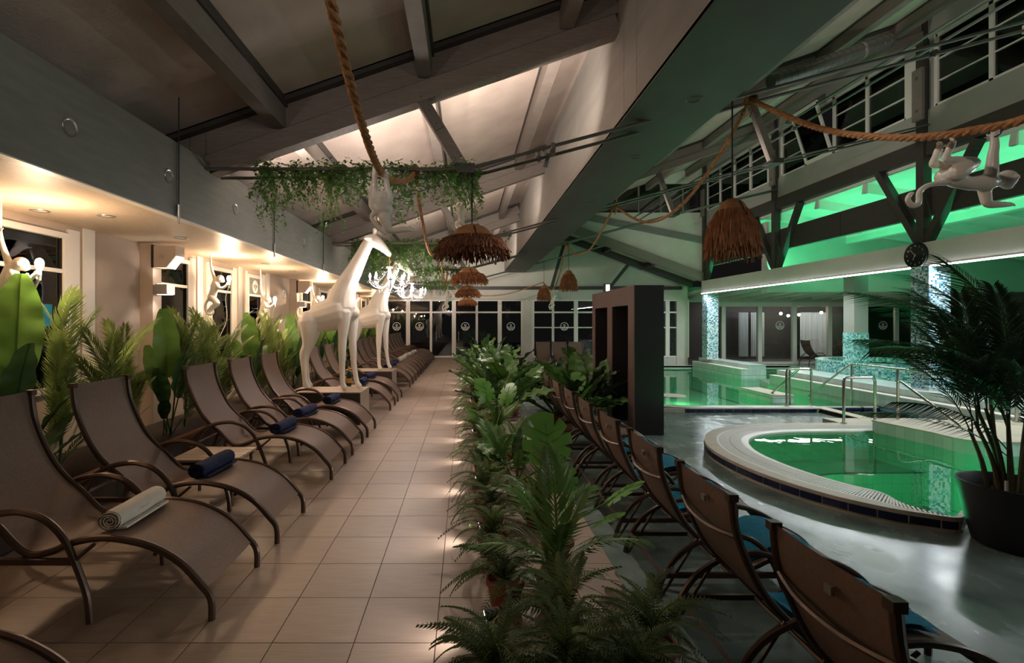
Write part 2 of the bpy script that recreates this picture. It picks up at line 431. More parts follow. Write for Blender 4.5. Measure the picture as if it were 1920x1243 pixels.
# ---- tiled floor
fl = struct(MB().box(-4.4, EDGE, -1.0, FARY, ZR - .1, -.006).build('floor', 'grout'))
T = .4; g = .0025
tile_me = MB().box(g, T - g, g, T - g, -.012, 0).mesh('tile', 'tile')
tx0 = -.147 - 7 * T; ty0 = 2.439 - T
rest = MB()
for j in range(-3, 50):
    for i in range(-4, 10):
        x = tx0 + i * T; y = ty0 + j * T
        if x < -4.3 or x > EDGE - .02 or y + T > FARY: continue
        x1 = min(T, EDGE - x)
        if 0 <= i and 0 <= j < 30 and x1 > .39: inst('tile', tile_me, fl, (x, y, 0))
        else: rest.box(x + g, x + x1 - g, y + g, y + T - g, -.012, 0)
tag(rest.build('tiles_beyond', 'tile', fl), kind='stuff')
# ---- jacuzzi outline and pools
JAC = catmull([(5.9, 4.62, 0), (5.15, 4.74, 0), (4.92, 4.80, 0), (4.70, 4.68, 0), (4.52, 4.56, 0), (4.30, 4.66, 0), (4.06, 4.83, 0), (3.77, 5.2, 0), (3.55, 5.75, 0), (3.45, 6.35, 0), (3.46, 6.94, 0),
               (3.6, 7.5, 0), (3.9, 8.05, 0), (4.35, 8.47, 0), (4.9, 8.72, 0), (5.5, 8.84, 0), (6.66, 8.88, 0), (7.8, 8.88, 0), (8.8, 8.6, 0), (9.0, 7.2, 0), (9.0, 6.0, 0), (8.5, 5.0, 0), (7.2, 4.6, 0)], 8, True)
def resample(pts, step):
    L = [0]; N = len(pts)
    for i in range(N): L.append(L[-1] + (pts[(i + 1) % N] - pts[i]).length)
    n = int(L[-1] / step); out = []; k = 0
    for q in range(n):
        d = L[-1] * q / n
        while L[k + 1] < d: k += 1
        t = (d - L[k]) / (L[k + 1] - L[k]); out.append(pts[k].lerp(pts[(k + 1) % N], t))
    return out
def inset(pts, d):
    N = len(pts); out = []
    for i in range(N):
        t = (pts[(i + 1) % N] - pts[i - 1]).normalized(); q = min(1, (pts[i] - Vector((4.52, 4.56, 0))).length / .75); f = .08 + .92 * (q * q * (3 - 2 * q))
        if pts[i].x > 4.52 and pts[i].y < 5.2: f = min(f, .08 + .92 * max(0, min(1, (pts[i].x - 5.4) / 1.5)))
        out.append(pts[i] + Vector((t.y, -t.x, 0)) * (d * f))   # outline runs clockwise: inside is right
    return out
JR = resample(JAC, .05)
def ring(mb, A, B, za, zb):
    b = len(mb.v); N = len(A)
    mb.v += [(p.x, p.y, za) for p in A] + [(p.x, p.y, zb) for p in B]
    for i in range(N):
        j = (i + 1) % N; mb.f.append((b + i, b + j, b + N + j, b + N + i))
def flat_with_holes(mb, loops, z):
    pts = [p for lp in loops for p in lp]; b = len(mb.v)
    mb.v += [(p[0], p[1], z) for p in pts]
    for t in tessellate_polygon([[Vector((p[0], p[1], 0)) for p in lp] for lp in loops]):
        a, c, d = (Vector((*pts[k][:2], 0)) for k in t)
        n = (c - a).cross(d - a).z
        mb.f.append(tuple(b + k for k in (t if n > 0 else t[::-1])))
JO = inset(JR, .03)
FARPOOL = [(4.0, 12.2), (3.95, 11.6), (4.3, 11.1), (4.9, 10.95), (9.07, 10.95), (9.07, 14.95), (9.5, 16.1), (13.8, 16.1), (13.8, 21.2), (6.6, 21.2)]
BLUE = [(7.85, 9.65), (9.07, 9.65), (9.07, 11.3 - .35), (7.85, 10.95)]
fp = MB(); flat_with_holes(fp, [[(EDGE, -.5), (28, -.5), (28, 23.3), (EDGE, 23.3)], [(p.x, p.y) for p in JO], FARPOOL], ZR)
struct(fp.build('floor_poolside', 'concrete'))
struct(MB().box(EDGE - .02, EDGE + .3, .0, 21.5, ZR, -.19).build('trim_step', 'concrete'))
# basins
jb = MB(); ring(jb, JO, JO, ZR - .03, -1.25); flat_with_holes(jb, [[(p.x, p.y) for p in JO]], -1.25)
JI = inset(JR, .62)
jc = thing('whirlpool_tub', 'curved green-lit whirlpool tub with pale raised rim beside the black plant pot', 'pool', (5.6, 6.2, ZR))
ji = [p for p in JI]
sh = MB(); J2 = inset(JR, 1.35); ring(sh, JI, JI, -.25, -.70); ring(sh, JI, J2, -.70, -.72); ring(sh, J2, J2, -.72, -1.22)
flat_with_holes(sh, [[(p.x, p.y) for p in J2[::3]]], -1.22)
sh.build('basin', 'pool_floor', jc, world=True, smooth=True, sharp=30)
el = MB(); ring(el, J2, inset(JR, 1.42), -.695, -.697); el.build('step_edge', 'tile_navy', jc, world=True)
cp = [(0, .2, 'coping'), ]
NJ = len(JR)
def seg_piece(A, B, i0, i1, z0, z1):
    mb = MB(); n = i1 - i0; a = [A[i % NJ] for i in range(i0, i1 + 1)]; b = [B[i % NJ] for i in range(i0, i1 + 1)]
    for i in range(n):
        # small prisms joined into one bent tile
        q = [a[i], a[i + 1], b[i + 1], b[i]]
        mb.poly([(p.x, p.y, z1) for p in q])
        mb.poly([(q[1].x, q[1].y, z0), (q[1].x, q[1].y, z1), (q[0].x, q[0].y, z1), (q[0].x, q[0].y, z0)])
        mb.poly([(q[3].x, q[3].y, z0), (q[3].x, q[3].y, z1), (q[2].x, q[2].y, z1), (q[2].x, q[2].y, z0)])
    for (p, q) in ((a[0], b[0]), (b[-1], a[-1])):
        mb.poly([(p.x, p.y, z0), (p.x, p.y, z1), (q.x, q.y, z1), (q.x, q.y, z0)])
    return mb
def shrink(A, B, i0, i1, e):
    return A, B
O1, O2, O3, O4 = inset(JR, 0), inset(JR, .17), inset(JR, .345), inset(JR, .52)
OUT = inset(JR, -.012)
for i in range(0, NJ, 5):                        # coping stones of the two beige rings, navy riser tiles
    i1 = min(i + 5, NJ)
    seg_piece(O1, O2, i, i1, -.26, -.22).build('coping_stone', 'coping', jc, world=True, fix=True)
k = 0
JT = resample(JAC, .0115); NJT = len(JT)
tA, tB = inset(JT, -.006), inset(JT, .02)
for i in range(0, NJT - 20, 20):
    mb = MB(); ix = [i, i + 5, i + 10, i + 15, i + 19]
    for p, q in zip(ix, ix[1:]):
        a, b = tA[p], tA[q]; mb.poly([(a.x, a.y, -.335), (b.x, b.y, -.335), (b.x, b.y, -.262), (a.x, a.y, -.262)])
    mb.poly([(tA[q].x, tA[q].y, -.262) for q in ix] + [(tB[q].x, tB[q].y, -.262) for q in reversed(ix)])
    mb.build('riser_tile', 'tile_navy', jc, world=True, fix=True)
rb = MB(); B0 = inset(JR, .006); ring(rb, B0, B0, ZR, -.335); ring(rb, B0, B0, -.335, -.26); rb.build('riser_joint', 'coping', jc, world=True)
pl = MB(); P0 = inset(JR, .03); ring(pl, P0, P0, ZR, -.33); pl.build('gap_shade', 'gap_shade_and_riser', jc, world=True)  # dark colour stands for the gap shadow under the rim
gb = MB(); ring(gb, O2, O4, -.25, -.25); gb.build('gutter', 'grate_dark', jc, world=True)
gl = MB(); ring(gl, O2, inset(JR, .20), -.222, -.222); ring(gl, O3, inset(JR, .36), -.222, -.222); ring(gl, inset(JR, .505), O4, -.222, -.224); gl.build('grate_frame', 'grate_white', jc, world=True)
gs = MB(); JG = resample(JAC, .034); A, B = inset(JG, .2), inset(JG, .505)
for p, q in zip(A, B):
    gs.beam((p.x, p.y, -.229), (q.x, q.y, -.229), .019, .014)
tag(gs.build('grate_slats', 'grate_white', jc, world=True), kind='stuff')
lp = MB(); ring(lp, O4, inset(JR, .60), -.222, -.232); ring(lp, inset(JR, .60), JI, -.232, -.31); lp.build('lip', 'coping_white', jc, world=True, smooth=True)
wt = MB(); flat_with_holes(wt, [[(p.x, p.y) for p in inset(JR, .605)[::2]]], -.262)
wt.build('water', 'water_green', jc, world=True)
point('underwater_lamp', (4.95, 6.15, -.60), 13, (.10, 1, .40), .12)
point('underwater_lamp', (6.6, 6.1, -.75), 3.5, (.10, 1, .40), .12)
# seating block standing in the tub
bk = thing('tub_bench', 'pale tiled bench block rising from the whirlpool under the slanted handrail', 'bench', (8.0, 7.7, -.9))
prof = [(6.78, 8.3), (6.93, 7.4)] + [(7.25 - .33 * math.cos(a), 7.1 - .3 * math.sin(a)) for a in (0.15, .5, .85, 1.2, 1.5)] + [(9.02, 6.75), (9.02, 8.3)]
MB().prism([(x, y, -1.2) for x, y in reversed(prof)], (0, 0, 1.12)).build('body', 'pool_tile', bk, world=True, fix=True)
MB().prism([(x - (.02 if x < 7.4 else 0), y - (.02 if y < 7.2 else 0), -.08) for x, y in reversed(prof)], (0, 0, .02)).build('top_slab', 'coping', bk, world=True, fix=True)
# platform with the shallow blue footbath
pf = thing('footbath', 'shallow square footbath of light blue tiles between the handrails', 'pool', (8.4, 10.2, ZR))
for x0, x1, y0, y1 in ((7.62, 7.87, 9.63, 11.0), (6.9, 9.05, 8.9, 9.63), (7.87, 9.05, 10.9, 11.0)):
    MB().box(x0, x1, y0, y1, ZR, -.285).build('kerb', 'coping', pf, world=True)
for i in range(9): MB().box(7.605, 7.62, 9.65 + i * .145, 9.78 + i * .145, ZR + .01, -.3).build('riser_tile', 'gap_shade_and_riser', pf, world=True)
MB().box(7.87, 9.05, 9.63, 10.9, -.62, -.58).build('basin', 'blue_shallow', pf, world=True)
for a, b, c, d in ((7.87, 7.89, 9.63, 10.9), (9.03, 9.05, 9.63, 10.9), (7.87, 9.05, 9.63, 9.65), (7.87, 9.05, 10.88, 10.9)):
    MB().box(a, b, c, d, -.6, -.30).build('side', 'blue_shallow', pf, world=True)
for i in range(12):
    x = 7.9 + i * .096; MB().box(x, x + .09, 10.86, 10.88, -.36, -.30).build('edge_tile', 'tile_navy', pf, world=True)
MB().box(7.89, 9.03, 9.65, 10.88, -.345, -.34).build('water', 'water_blue', pf, world=True)
point('footbath_lamp', (8.5, 10.2, -.48), 9, (.75, .93, 1), .05)
# big pool
bp = thing('swimming_pool', 'large calm green-lit pool reaching to the far windows', 'pool', (8, 16, -1.3))
s1 = MB(); n = len(FARPOOL)
for i in range(n):
    a, b = FARPOOL[i], FARPOOL[(i + 1) % n]; s1.poly([(a[0], a[1], -.27), (b[0], b[1], -.27), (b[0], b[1], -1.3), (a[0], a[1], -1.3)])
flat_with_holes(s1, [FARPOOL], -1.3); s1.build('basin', 'pool_floor', bp, world=True)
s2 = MB(); flat_with_holes(s2, [FARPOOL], -.40); s2.build('water', 'water_green', bp, world=True)
MB().prism([(x, y, -.29) for x, y in ((3.55, 11.6), (4.0, 10.98), (4.8, 10.66), (7.62, 10.66), (7.62, 10.95), (4.9, 10.95), (4.3, 11.1), (3.9, 11.6))], (0, 0, .03)).build('rim', 'coping_white', bp, world=True, fix=True)
MB().prism([(x, y, -.35) for x, y in ((3.6, 11.6), (3.95, 11.6), (4.0, 12.2), (6.6, 21.2), (6.2, 21.2), (3.65, 12.3))], (0, 0, .08)).build('rim', 'coping_white', bp, world=True, fix=True)
MB().box(6.2, 13.8, 21.2, 21.5, -.36, -.29).build('rim', 'coping_white', bp, world=True)
MB().box(3.7, 7.6, 10.70, 10.8, ZR, -.29).build('rim_base', 'coping', bp, world=True)
nt_ = MB().box(0, .185, 0, .012, 0, .07).mesh('riser_tile', 'tile_navy')
for i in range(14): inst('riser_tile', nt_, bp, Vector((4.75 + i * .2, 10.685, -.365)) - wloc(bp))
a0 = Vector((4.0, 10.98)); b0 = Vector((4.75, 10.69))
for i in range(4):
    q = a0.lerp(b0, i / 4); inst('riser_tile', nt_, bp, Vector((q.x, q.y - .005, -.365)) - wloc(bp), (0, 0, math.atan2(b0.y - a0.y, b0.x - a0.x)))
for x, y, p in ((6.2, 13.2, 14), (7.6, 17.5, 18), (11.5, 18.0, 14), (8.4, 13.6, 5)): point('underwater_lamp', (x, y, -.9), p, (.12, 1, .36), .15)
MB().lathe([(0, 0), (.35, 0), (.37, -.03)], 24, (5.55, 13.4, -.395)).build('massage_disc', 'coping_white', bp, world=True)
# pool walls
def poolwall(name, label, x0, x1, y0, y1, ledge, z1, z2):
    t = thing(name, label, 'low wall', ((x0 + x1) / 2, (y0 + y1) / 2, -1.28))
    MB().box(x0, x1, y0, y1, -1.28, z1).build('lower_body', 'pool_tile', t, world=True)
    MB().box(x0 - .015, x0 + ledge, y0 - .01, y1, z1 - .0, z1 + .02).build('ledge_edge', 'coping_white', t, world=True)
    MB().box(x0 + ledge, x1, y0 + .02, y1, z1, z2 - .02).build('upper_body', 'pool_tile', t, world=True)
    MB().box(x0 + ledge - .012, x1, y0 + .01, y1, z2 - .02, z2).build('top_slab', 'pool_tile', t, world=True)
    return t
poolwall('pool_wall', 'stepped pale pool wall carrying the far mosaic column', 9.63, 10.5, 17.4, 21.15, .27, -.09, .08)
poolwall('pool_wall', 'long stepped pale pool wall carrying the near mosaic column', 9.09, 10.3, 4.0, 14.9, .22, -.02, .147)
b1 = thing('pool_block', 'small white tiled block standing in the large pool', 'bench', (7.75, 12.9, -1.28))
MB().box(7.5, 8.0, 12.15, 13.6, -1.28, -.23).build('body', 'pool_tile', b1, world=True); MB().box(7.485, 8.015, 12.135, 13.6, -.23, -.205).build('top_slab', 'coping', b1, world=True)
# ---- left wall with windows
WIN = [(2.4, 3.35), (4.25, 5.24), (6.75, 7.55), (8.15, 8.95), (9.55, 10.25), (12.7, 13.5), (14.3, 15.1), (15.9, 16.7), (18.4, 19.2), (20.0, 20.8)]
wl = MB(); prev = -1.0
for a, b in WIN + [(22.2, 22.2)]:
    wl.box(XL - .25, XL, prev, a, 0, 2.62)
    if b > a: wl.box(XL - .25, XL, a, b, 0, .85); wl.box(XL - .25, XL, a, b, 2.5, 2.62)
    prev = b
struct(wl.build('wall_left', 'wall_cream'))
for k, (a, b) in enumerate(WIN):
    r = struct(thing('window_%d' % (k + 1), None, None, (XL - .05, (a + b) / 2, .85)))
    f = MB(); e = .06; x0, x1 = XL - .06, XL + .03
    f.box(x0, x1, a, a + e, .85, 2.5).box(x0, x1, b - e, b, .85, 2.5).box(x0, x1, a + e, b - e, .85, .91).box(x0, x1, a + e, b - e, 2.44, 2.5)
    f.build('window_frame', 'frame_white', r, world=True)
    MB().box(XL - .03, XL + .02, a + e, b - e, 2.08, 2.12).build('transom', 'frame_white', r, world=True)
    gk = MB()
    for s_ in (a + e, b - e - .012): gk.box(XL - .04, XL + .005, s_, s_ + .012, .91, 2.44)
    gk.build('gasket', 'gasket', r, world=True)
    MB().box(XL - .022, XL - .016, a + e, b - e, .91, 2.08).build('pane', 'glass', r, world=True)
    MB().box(XL - .022, XL - .016, a + e, b - e, 2.12, 2.44).build('pane', 'glass', r, world=True)
    MB().box(XL, XL + .02, a - .09, a, .8, 2.55).box(XL, XL + .02, b, b + .16, .8, 2.55).box(XL, XL + .02, b + .22, b + .38, .8, 2.6).build('casing', 'frame_white', r, world=True)
for i, z in enumerate([2.2 + .03 * q for q in range(9)]):
    if i == 0: bl = thing('slat_blind', 'half lowered warm wooden slat blind in the window past the first post', 'blind', (XL - .1, 7.15, 2.2))
    MB().box(XL - .12, XL - .09, 6.82, 7.48, z, z + .024).build('slat', 'blind', bl, world=True)
struct(MB().box(-6.5, -4.6, -1, 23, -.2, -.15).build('floor_outside', 'deck'))
# posts in front of the wall
for k, y in enumerate((1.2, 6.42, 11.9, 17.3)):
    t = thing('wall_post', ('%s cream square post against the left wall' % ORD[k - 1]) if k else 'cream square wall post left of the camera beyond the picture edge', 'post', (-4.11, y + .09, 0))
    MB().box(-4.198, -4.03, y, y + .18, 0, 2.595).build('shaft', 'wall_cream', t, world=True)
    MB().box(-4.199, -4.015, y - .015, y + .195, 0, .1).build('foot', 'wall_cream', t, world=True)
# ---- soffit and fascia
sf = struct(MB().box(XL - .2, XF + .01, -1, FARY, 2.6, 2.64).build('ceiling_soffit', 'soffit'))
struct(MB().box(XL - .2, XF, -1, FARY, 3.28, 3.31).build('ceiling_soffit_top', 'ceil_back'))
fa = struct(thing('trim_fascia', None, None, (XF, 0, 2.6)))
seams = [-1.0, 2.42, 4.88, 7.32, 9.85, 12.3, 14.75, 17.2, 19.65, FARY]
for a, b in zip(seams, seams[1:]):
    MB().box(XF - .02, XF + .012, a + .008, b - .008, 2.6, 3.33).build('panel', 'fascia', fa, world=True)
MB().box(XF - .025, XF - .005, -1, FARY, 2.6, 3.31).build('backing', 'cord_black', fa, world=True)
MB().box(XF - .06, XF + .02, -1, FARY, 2.592, 2.602).build('edge_bead', 'frame_white', fa, world=True)
for k, (a) in enumerate(seams[2:7]):
    c = thing('tension_cable', '%s thin tension cable running down a fascia seam' % ORD[k], 'cable', (XF + .03, a, 2.6))
    MB().tube([(XF + .03, a, 2.56), (XF + .03, a, 4.74 - .345 * 2.84 + .02)], .006, 6).build('wire', 'cord_black', c, world=True)
    MB().tube([(XF + .03, a, 2.60), (XF + .03, a, 2.72)], .016, 8).tube([(XF + .03, a, 2.53), (XF + .03, a, 2.6)], .01, 6).build('turnbuckle', 'silver', c, world=True)
disc = [3.56, 4.75, 6.12, 8.7, 11.2, 13.6]
for k, y in enumerate(disc):
    t = thing('fascia_disc', '%s round flush disc on the grey fascia' % ORD[k], 'ceiling fitting', (XF + .013, y, 2.96))
    a = MB().lathe([(.052, 0), (.062, .006), (.068, .006), (.070, 0)], 24); a.v = [(z, x, y_) for x, y_, z in a.v]; a.build('rim', 'silver', t, smooth=True)
    a = MB().lathe([(0, .004), (.012, .004), (.052, .001)], 24); a.v = [(z, x, y_) for x, y_, z in a.v]; a.build('plate', 'fascia', t, smooth=True)
for k, (u, v) in enumerate(((75, 395), (200, 405), (340, 446), (498, 494), (548, 508), (600, 527))):
    Y = (2.6 - EYE) * F / (CY - v); X = (u - CX) * Y / F
    t = thing('recessed_downlight', '%s round recessed downlight in the warm-lit soffit' % ORD[k], 'ceiling light', (X, Y, 2.6))
    MB().lathe([(.055, -.001), (.062, -.008), (.075, -.006), (.078, 0)], 24).build('bezel', 'silver', t, smooth=True)
    MB().lathe([(0, -.002), (.055, -.002)], 24).build('lens', 'coping_white', t)
# ---- main ceiling
PUR = [-3.75, -2.08, -.45, 1.12, 2.75, 4.35, 5.95, 7.55, 9.15]
def rz(x): return ROOF0 + ROOFS * x
ce = struct(MB().prism([(-4.6, -1, rz(-4.6) + .05), (9.95, -1, rz(9.95) + .05), (9.95, -1, rz(9.95) + .25), (-4.6, -1, rz(-4.6) + .25)], (0, FARY + 1.2, 0)).build('ceiling', 'ceil_back', fix=True))
for a, b in zip(TRUSS_Y, TRUSS_Y[1:] + (22.2,)):
    for p, q in zip(PUR, PUR[1:] + [9.9]):
        x0, x1 = p + .09, q - .09
        MB().prism([(x0, a + .17, rz(x0)), (x1, a + .17, rz(x1)), (x1, a + .17, rz(x1) + .05), (x0, a + .17, rz(x0) + .05)], (0, b - a - .34, 0)).build('panel', 'ceil_panel', ce, fix=True)
k = 0
for p in PUR:
    for a, b in zip((-.9,) + TRUSS_Y, TRUSS_Y + (22.1,)):
        if p == 2.75: continue
        t = thing('purlin', None, None, (p, (a + b) / 2, rz(p) - .2)); struct(t); t.name = 'trim_purlin'
        y0, y1 = a + .05, b - .05
        MB().box(p - .075, p + .075, y0, y1, rz(p) - .30, rz(p) - .04).build('timber', 'timber_grey', t, world=True)
        MB().box(p - .10, p + .10, y0, y1, rz(p) - .06, rz(p) + .04).build('batten', 'timber_dark', t, world=True)
# trusses
for k, ty in enumerate(TRUSS_Y):
    t = thing('roof_truss', ('%s sloping grey roof truss with strut and twin tie rods in view' % ORD[k - 1]) if k else 'grey roof truss directly overhead, above the picture edge', 'roof truss', (0, ty, RAF0))
    def rb(x, dz): return (x, ty, RAF0 + ROOFS * x + dz)
    for (xa, xb) in ((-3.6, 1.69), (2.66, 9.84)):
        MB().beam(rb(xa, .11), rb(xb, .11), .17, .21).build('rafter', 'timber_grey', t, world=True)
        MB().beam(rb(xa, .36), rb(xb, .36), .10, .27).build('upper_rafter', 'timber_grey', t, world=True)
        MB().beam(rb(xa, .225), rb(xb, .225), .15, .012).build('shadow_joint', 'timber_dark', t, world=True)
        MB().beam(rb(xa, .52), rb(xb, .52), .30, .05).build('cover_board', 'timber_dark', t, world=True)
    for (sx, sz) in ((0.0, 3.24), (6.6, 4.98)):
        top = Vector(rb(sx - .5, .06)); bot = Vector((sx, ty, sz))
        MB().beam(top, bot, .13, .13, (0, 1, 0)).build('strut', 'timber_grey', t, world=True)
        d = (bot - top).normalized()
        for (c, L_) in ((top + d * .12 - Vector((0, 0, 0)), .5), (bot - d * .08, .18)):
            MB().beam(c - d * L_ * .35 + Vector((0, -.075, 0)), c + d * L_ * .6 + Vector((0, -.075, 0)), .015, .09, (1, 0, 0)).build('gusset', 'steel_grey', t, world=True)
            for q in (-.22, .12, .45):
                pc = c + d * L_ * q; MB().tube([pc + Vector((0, -.1, 0)), pc + Vector((0, -.08, 0))], .014, 6).build('bolt', 'steel_grey', t, world=True)
        MB().box(bot.x - .1, bot.x + .1, ty - .22, ty + .22, sz - .05, sz + .05).build('node_plate', 'timber_dark', t, world=True)
    for dy in (-.17, .17):
        MB().tube([(-2.9, ty + dy, 3.24), (0, ty + dy, 3.24), (6.6, ty + dy, 4.98), (9.8, ty + dy, 5.75)], .02, 8).build('tie_rod', 'steel_grey', t, world=True)
# deep longitudinal girder
gd = struct(thing('trim_girder', None, None, (2.17, 0, 3.77)))
GX0, GX1, GZ = 1.70, 2.64, 3.77
gse = [-1] + [5.6 + i * 2.55 + .62 for i in range(-2, 7)] + [21.85]
gse = [-1, 2.2, 4.95, 5.35, 7.6, 9.3, 11.8, 14.3, 16.8, 19.3, 21.85]
for a, b in zip(gse, gse[1:]):
    MB().prism([(GX0, a + .006, GZ), (GX0 + .03, a + .006, GZ), (GX0 + .03, a + .006, rz(GX0)), (GX0, a + .006, rz(GX0))], (0, b - a - .012, 0)).build('side_panel', 'girder', gd, world=True, fix=True)
MB().box(GX0 + .02, GX1 - .01, -1, 21.8, GZ + .03, 5.0).build('core', 'cord_black', gd, world=True)
MB().box(GX0, GX1, -1, 21.85, GZ - .01, GZ + .03).build('underside', 'girder_under', gd, world=True)
MB().prism([(GX1 - .03, -1, GZ), (GX1, -1, GZ), (GX1, -1, rz(GX1)), (GX1 - .03, -1, rz(GX1))], (0, 22.8, 0)).build('side_panel', 'girder', gd, world=True, fix=True)
for k, y in enumerate((3.1, 4.9, 6.6, 9.0, 11.5, 14.0)):
    t = thing('girder_disc', '%s small round cover on the underside of the deep girder' % ORD[k], 'ceiling fitting', (2.25, y, GZ - .01))
    MB().lathe([(0, -.004), (.02, -.004), (.05, -.002), (.06, -.01), (.075, -.008), (.08, 0)], 24).build('cover', 'girder_under', t, smooth=True)
# ---- far wall
fw = MB()
fw.prism([(XL, FARY, 2.6), (9.9, FARY, 2.6), (9.9, FARY, 8.2), (XL, FARY, rz(XL) + .1)], (0, .25, 0))
fw.box(2.55, 2.95, FARY - .02, FARY + .25, ZR, 2.6).box(2.95, 9.9, FARY, FARY + .25, ZR, -.02).box(9.4, 9.9, FARY - .02, FARY + .25, ZR, 2.6)
struct(fw.build('wall_far', 'wall_white', fix=True))
struct(MB().box(XL, 9.6, FARY - .12, FARY, 3.02, 3.16).build('trim_ledge', 'timber_dark'))
struct(MB().box(XL, 9.6, FARY - .05, FARY, 2.58, 3.0).build('trim_lintel', 'wall_white'))
def logo(parent, x, y, z, r, m='print_white'):
    mb = MB()
    def arc(cx, cz, rr, w_, a0=0, a1=2 * PI, n=32):
        for i in range(n):
            p, q = a0 + (a1 - a0) * i / n, a0 + (a1 - a0) * (i + 1) / n
            mb.poly([(cx + (rr - w_) * math.cos(p), y, cz + (rr - w_) * math.sin(p)), (cx + rr * math.cos(p), y, cz + rr * math.sin(p)),
                     (cx + rr * math.cos(q), y, cz + rr * math.sin(q)), (cx + (rr - w_) * math.cos(q), y, cz + (rr - w_) * math.sin(q))])
    arc(x, z, r, r * .13); arc(x, z + r * .28, r * .27, r * .12, n=20)
    for kk, (zz, hw) in enumerate(((-.18, .84), (-.42, .76), (-.66, .56))):
        n = 20; A = []
        for i in range(n + 1):
            xx = -hw + 2 * hw * i / n; A.append((x + r * xx, z + r * (zz + .09 * math.cos(xx * 9.5))))
        for p, q in zip(A, A[1:]):
            mb.poly([(p[0], y, p[1] - r * .055), (q[0], y, q[1] - r * .055), (q[0], y, q[1] + r * .055), (p[0], y, p[1] + r * .055)])
    mb.build('logo', m, parent, world=True)
def glazing(name, y, xs, z0, z1, trans, thick_every, logos, sub=()):
    r = struct(thing(name, None, None, ((xs[0] + xs[-1]) / 2, y, z0)))
    for i, x in enumerate(xs):
        wd = .09 if i % thick_every == 0 else .05
        MB().box(x - wd, x + wd, y - .05, y + .04, z0, z1).build('mullion', 'frame_white', r, world=True)
    for z, h in [(z0 + .03, .06), (z1 - .03, .06), (trans, .05)] + list(sub):
        for a, b in zip(xs, xs[1:]): MB().box(a + .05, b - .05, y - .04, y + .03, z - h / 2 - .01, z + h / 2 + .01).build('rail', 'frame_white', r, world=True)
    for i, (a, b) in enumerate(zip(xs, xs[1:])):
        for za, zb in ((z0 + .07, trans - .035), (trans + .035, z1 - .07)):
            MB().box(a + .05, b - .05, y - .006, y + .006, za, zb).build('pane', 'glass', r, world=True)
        if i in logos: logo(r, (a + b) / 2, y - .012, 1.38, .185)
    return r
S = FARY / F
xs = [(u - CX) * S for u in (679, 722, 765, 808, 851, 894, 937, 979)]
wlz = glazing('window_11', FARY + .05, xs, 0.0, 2.58, 2.01, 2, (1, 2, 4, 6)); 
gx = [(u - CX) * S for u in (998, 1037, 1080, 1123, 1166, 1209, 1252, 1290)]
glazing('window_12', FARY + .05, gx, 0.0, 2.58, 2.01, 2, (1, 3), ((1.33, .03),))
h = wlz
for x in ((818 - CX) * S, (860 - CX) * S): MB().tube([(x, FARY - .04, .75), (x, FARY - .04, 1.15)], .02, 8).build('door_handle', 'chrome', h, world=True)
struct(MB().box(XL, 9.9, FARY + .2, 40, -.2, -.06).build('floor_terrace', 'deck'))
# ---- gable above the pool and low annex roof
gz = lambda x: 5.17 - .37 * (x - 4.7)
gw = MB().prism([(2.6, 20.6, gz(2.6)), (9.9, 20.6, gz(9.9)), (9.9, 20.6, 6.1), (2.6, 20.6, 6.1)], (0, .12, 0)).prism([(2.6, 20.6, 7.3), (9.9, 20.6, 7.3), (9.9, 20.6, 8.2), (2.6, 20.6, rz(2.6))], (0, .12, 0))
struct(gw.build('wall_gable', 'wall_white', fix=True))
struct(MB().beam((2.7, 20.5, gz(2.7) + .12), (9.85, 20.5, gz(9.85) + .12), .16, .36).build('trim_gable_beam', 'timber_grey'))
struct(MB().beam((4.6, 20.56, 6.0), (9.8, 20.56, 4.95), .06, .28).build('trim_gable_band', 'fascia'))
ar = MB().prism([(2.6, 20.72, gz(2.6) + .1), (9.9, 20.72, gz(9.9) + .1), (9.9, 20.72, gz(9.9) + .16), (2.6, 20.72, gz(2.6) + .16)], (0, 1.6, 0))
struct(ar.build('ceiling_annex', 'ceil_panel', fix=True))
for x in (4.2, 6.0, 7.8): struct(MB().box(x - .07, x + .07, 20.7, FARY - .02, gz(x) - .12, gz(x) + .1).build('trim_annex_purlin', 'timber_dark'))
struct(MB().beam((2.7, 21.7, gz(2.7) - .06), (9.85, 21.7, gz(9.85) - .06), .16, .26).build('trim_annex_rafter', 'timber_dark'))
for a, b in (((4.3, 5.05), (3.75, 3.1)), ((7.1, 4.1), (6.3, 3.1))): struct(MB().beam((a[0], 21.7, a[1]), (b[0], 21.7, b[1]), .12, .14, (0, 1, 0)).build('trim_annex_strut', 'timber_dark'))
r = struct(thing('window_13', None, None, (6, 20.66, 6.1)))
gx2 = [2.6 + i * .9125 for i in range(9)]
for x in gx2: MB().box(x - .03, x + .03, 20.6, 20.7, 6.1, 7.3).build('mullion', 'timber_grey', r, world=True)
for a, b in zip(gx2, gx2[1:]): MB().box(a + .03, b - .03, 20.66, 20.67, 6.1, 7.3).build('pane', 'glass', r, world=True)
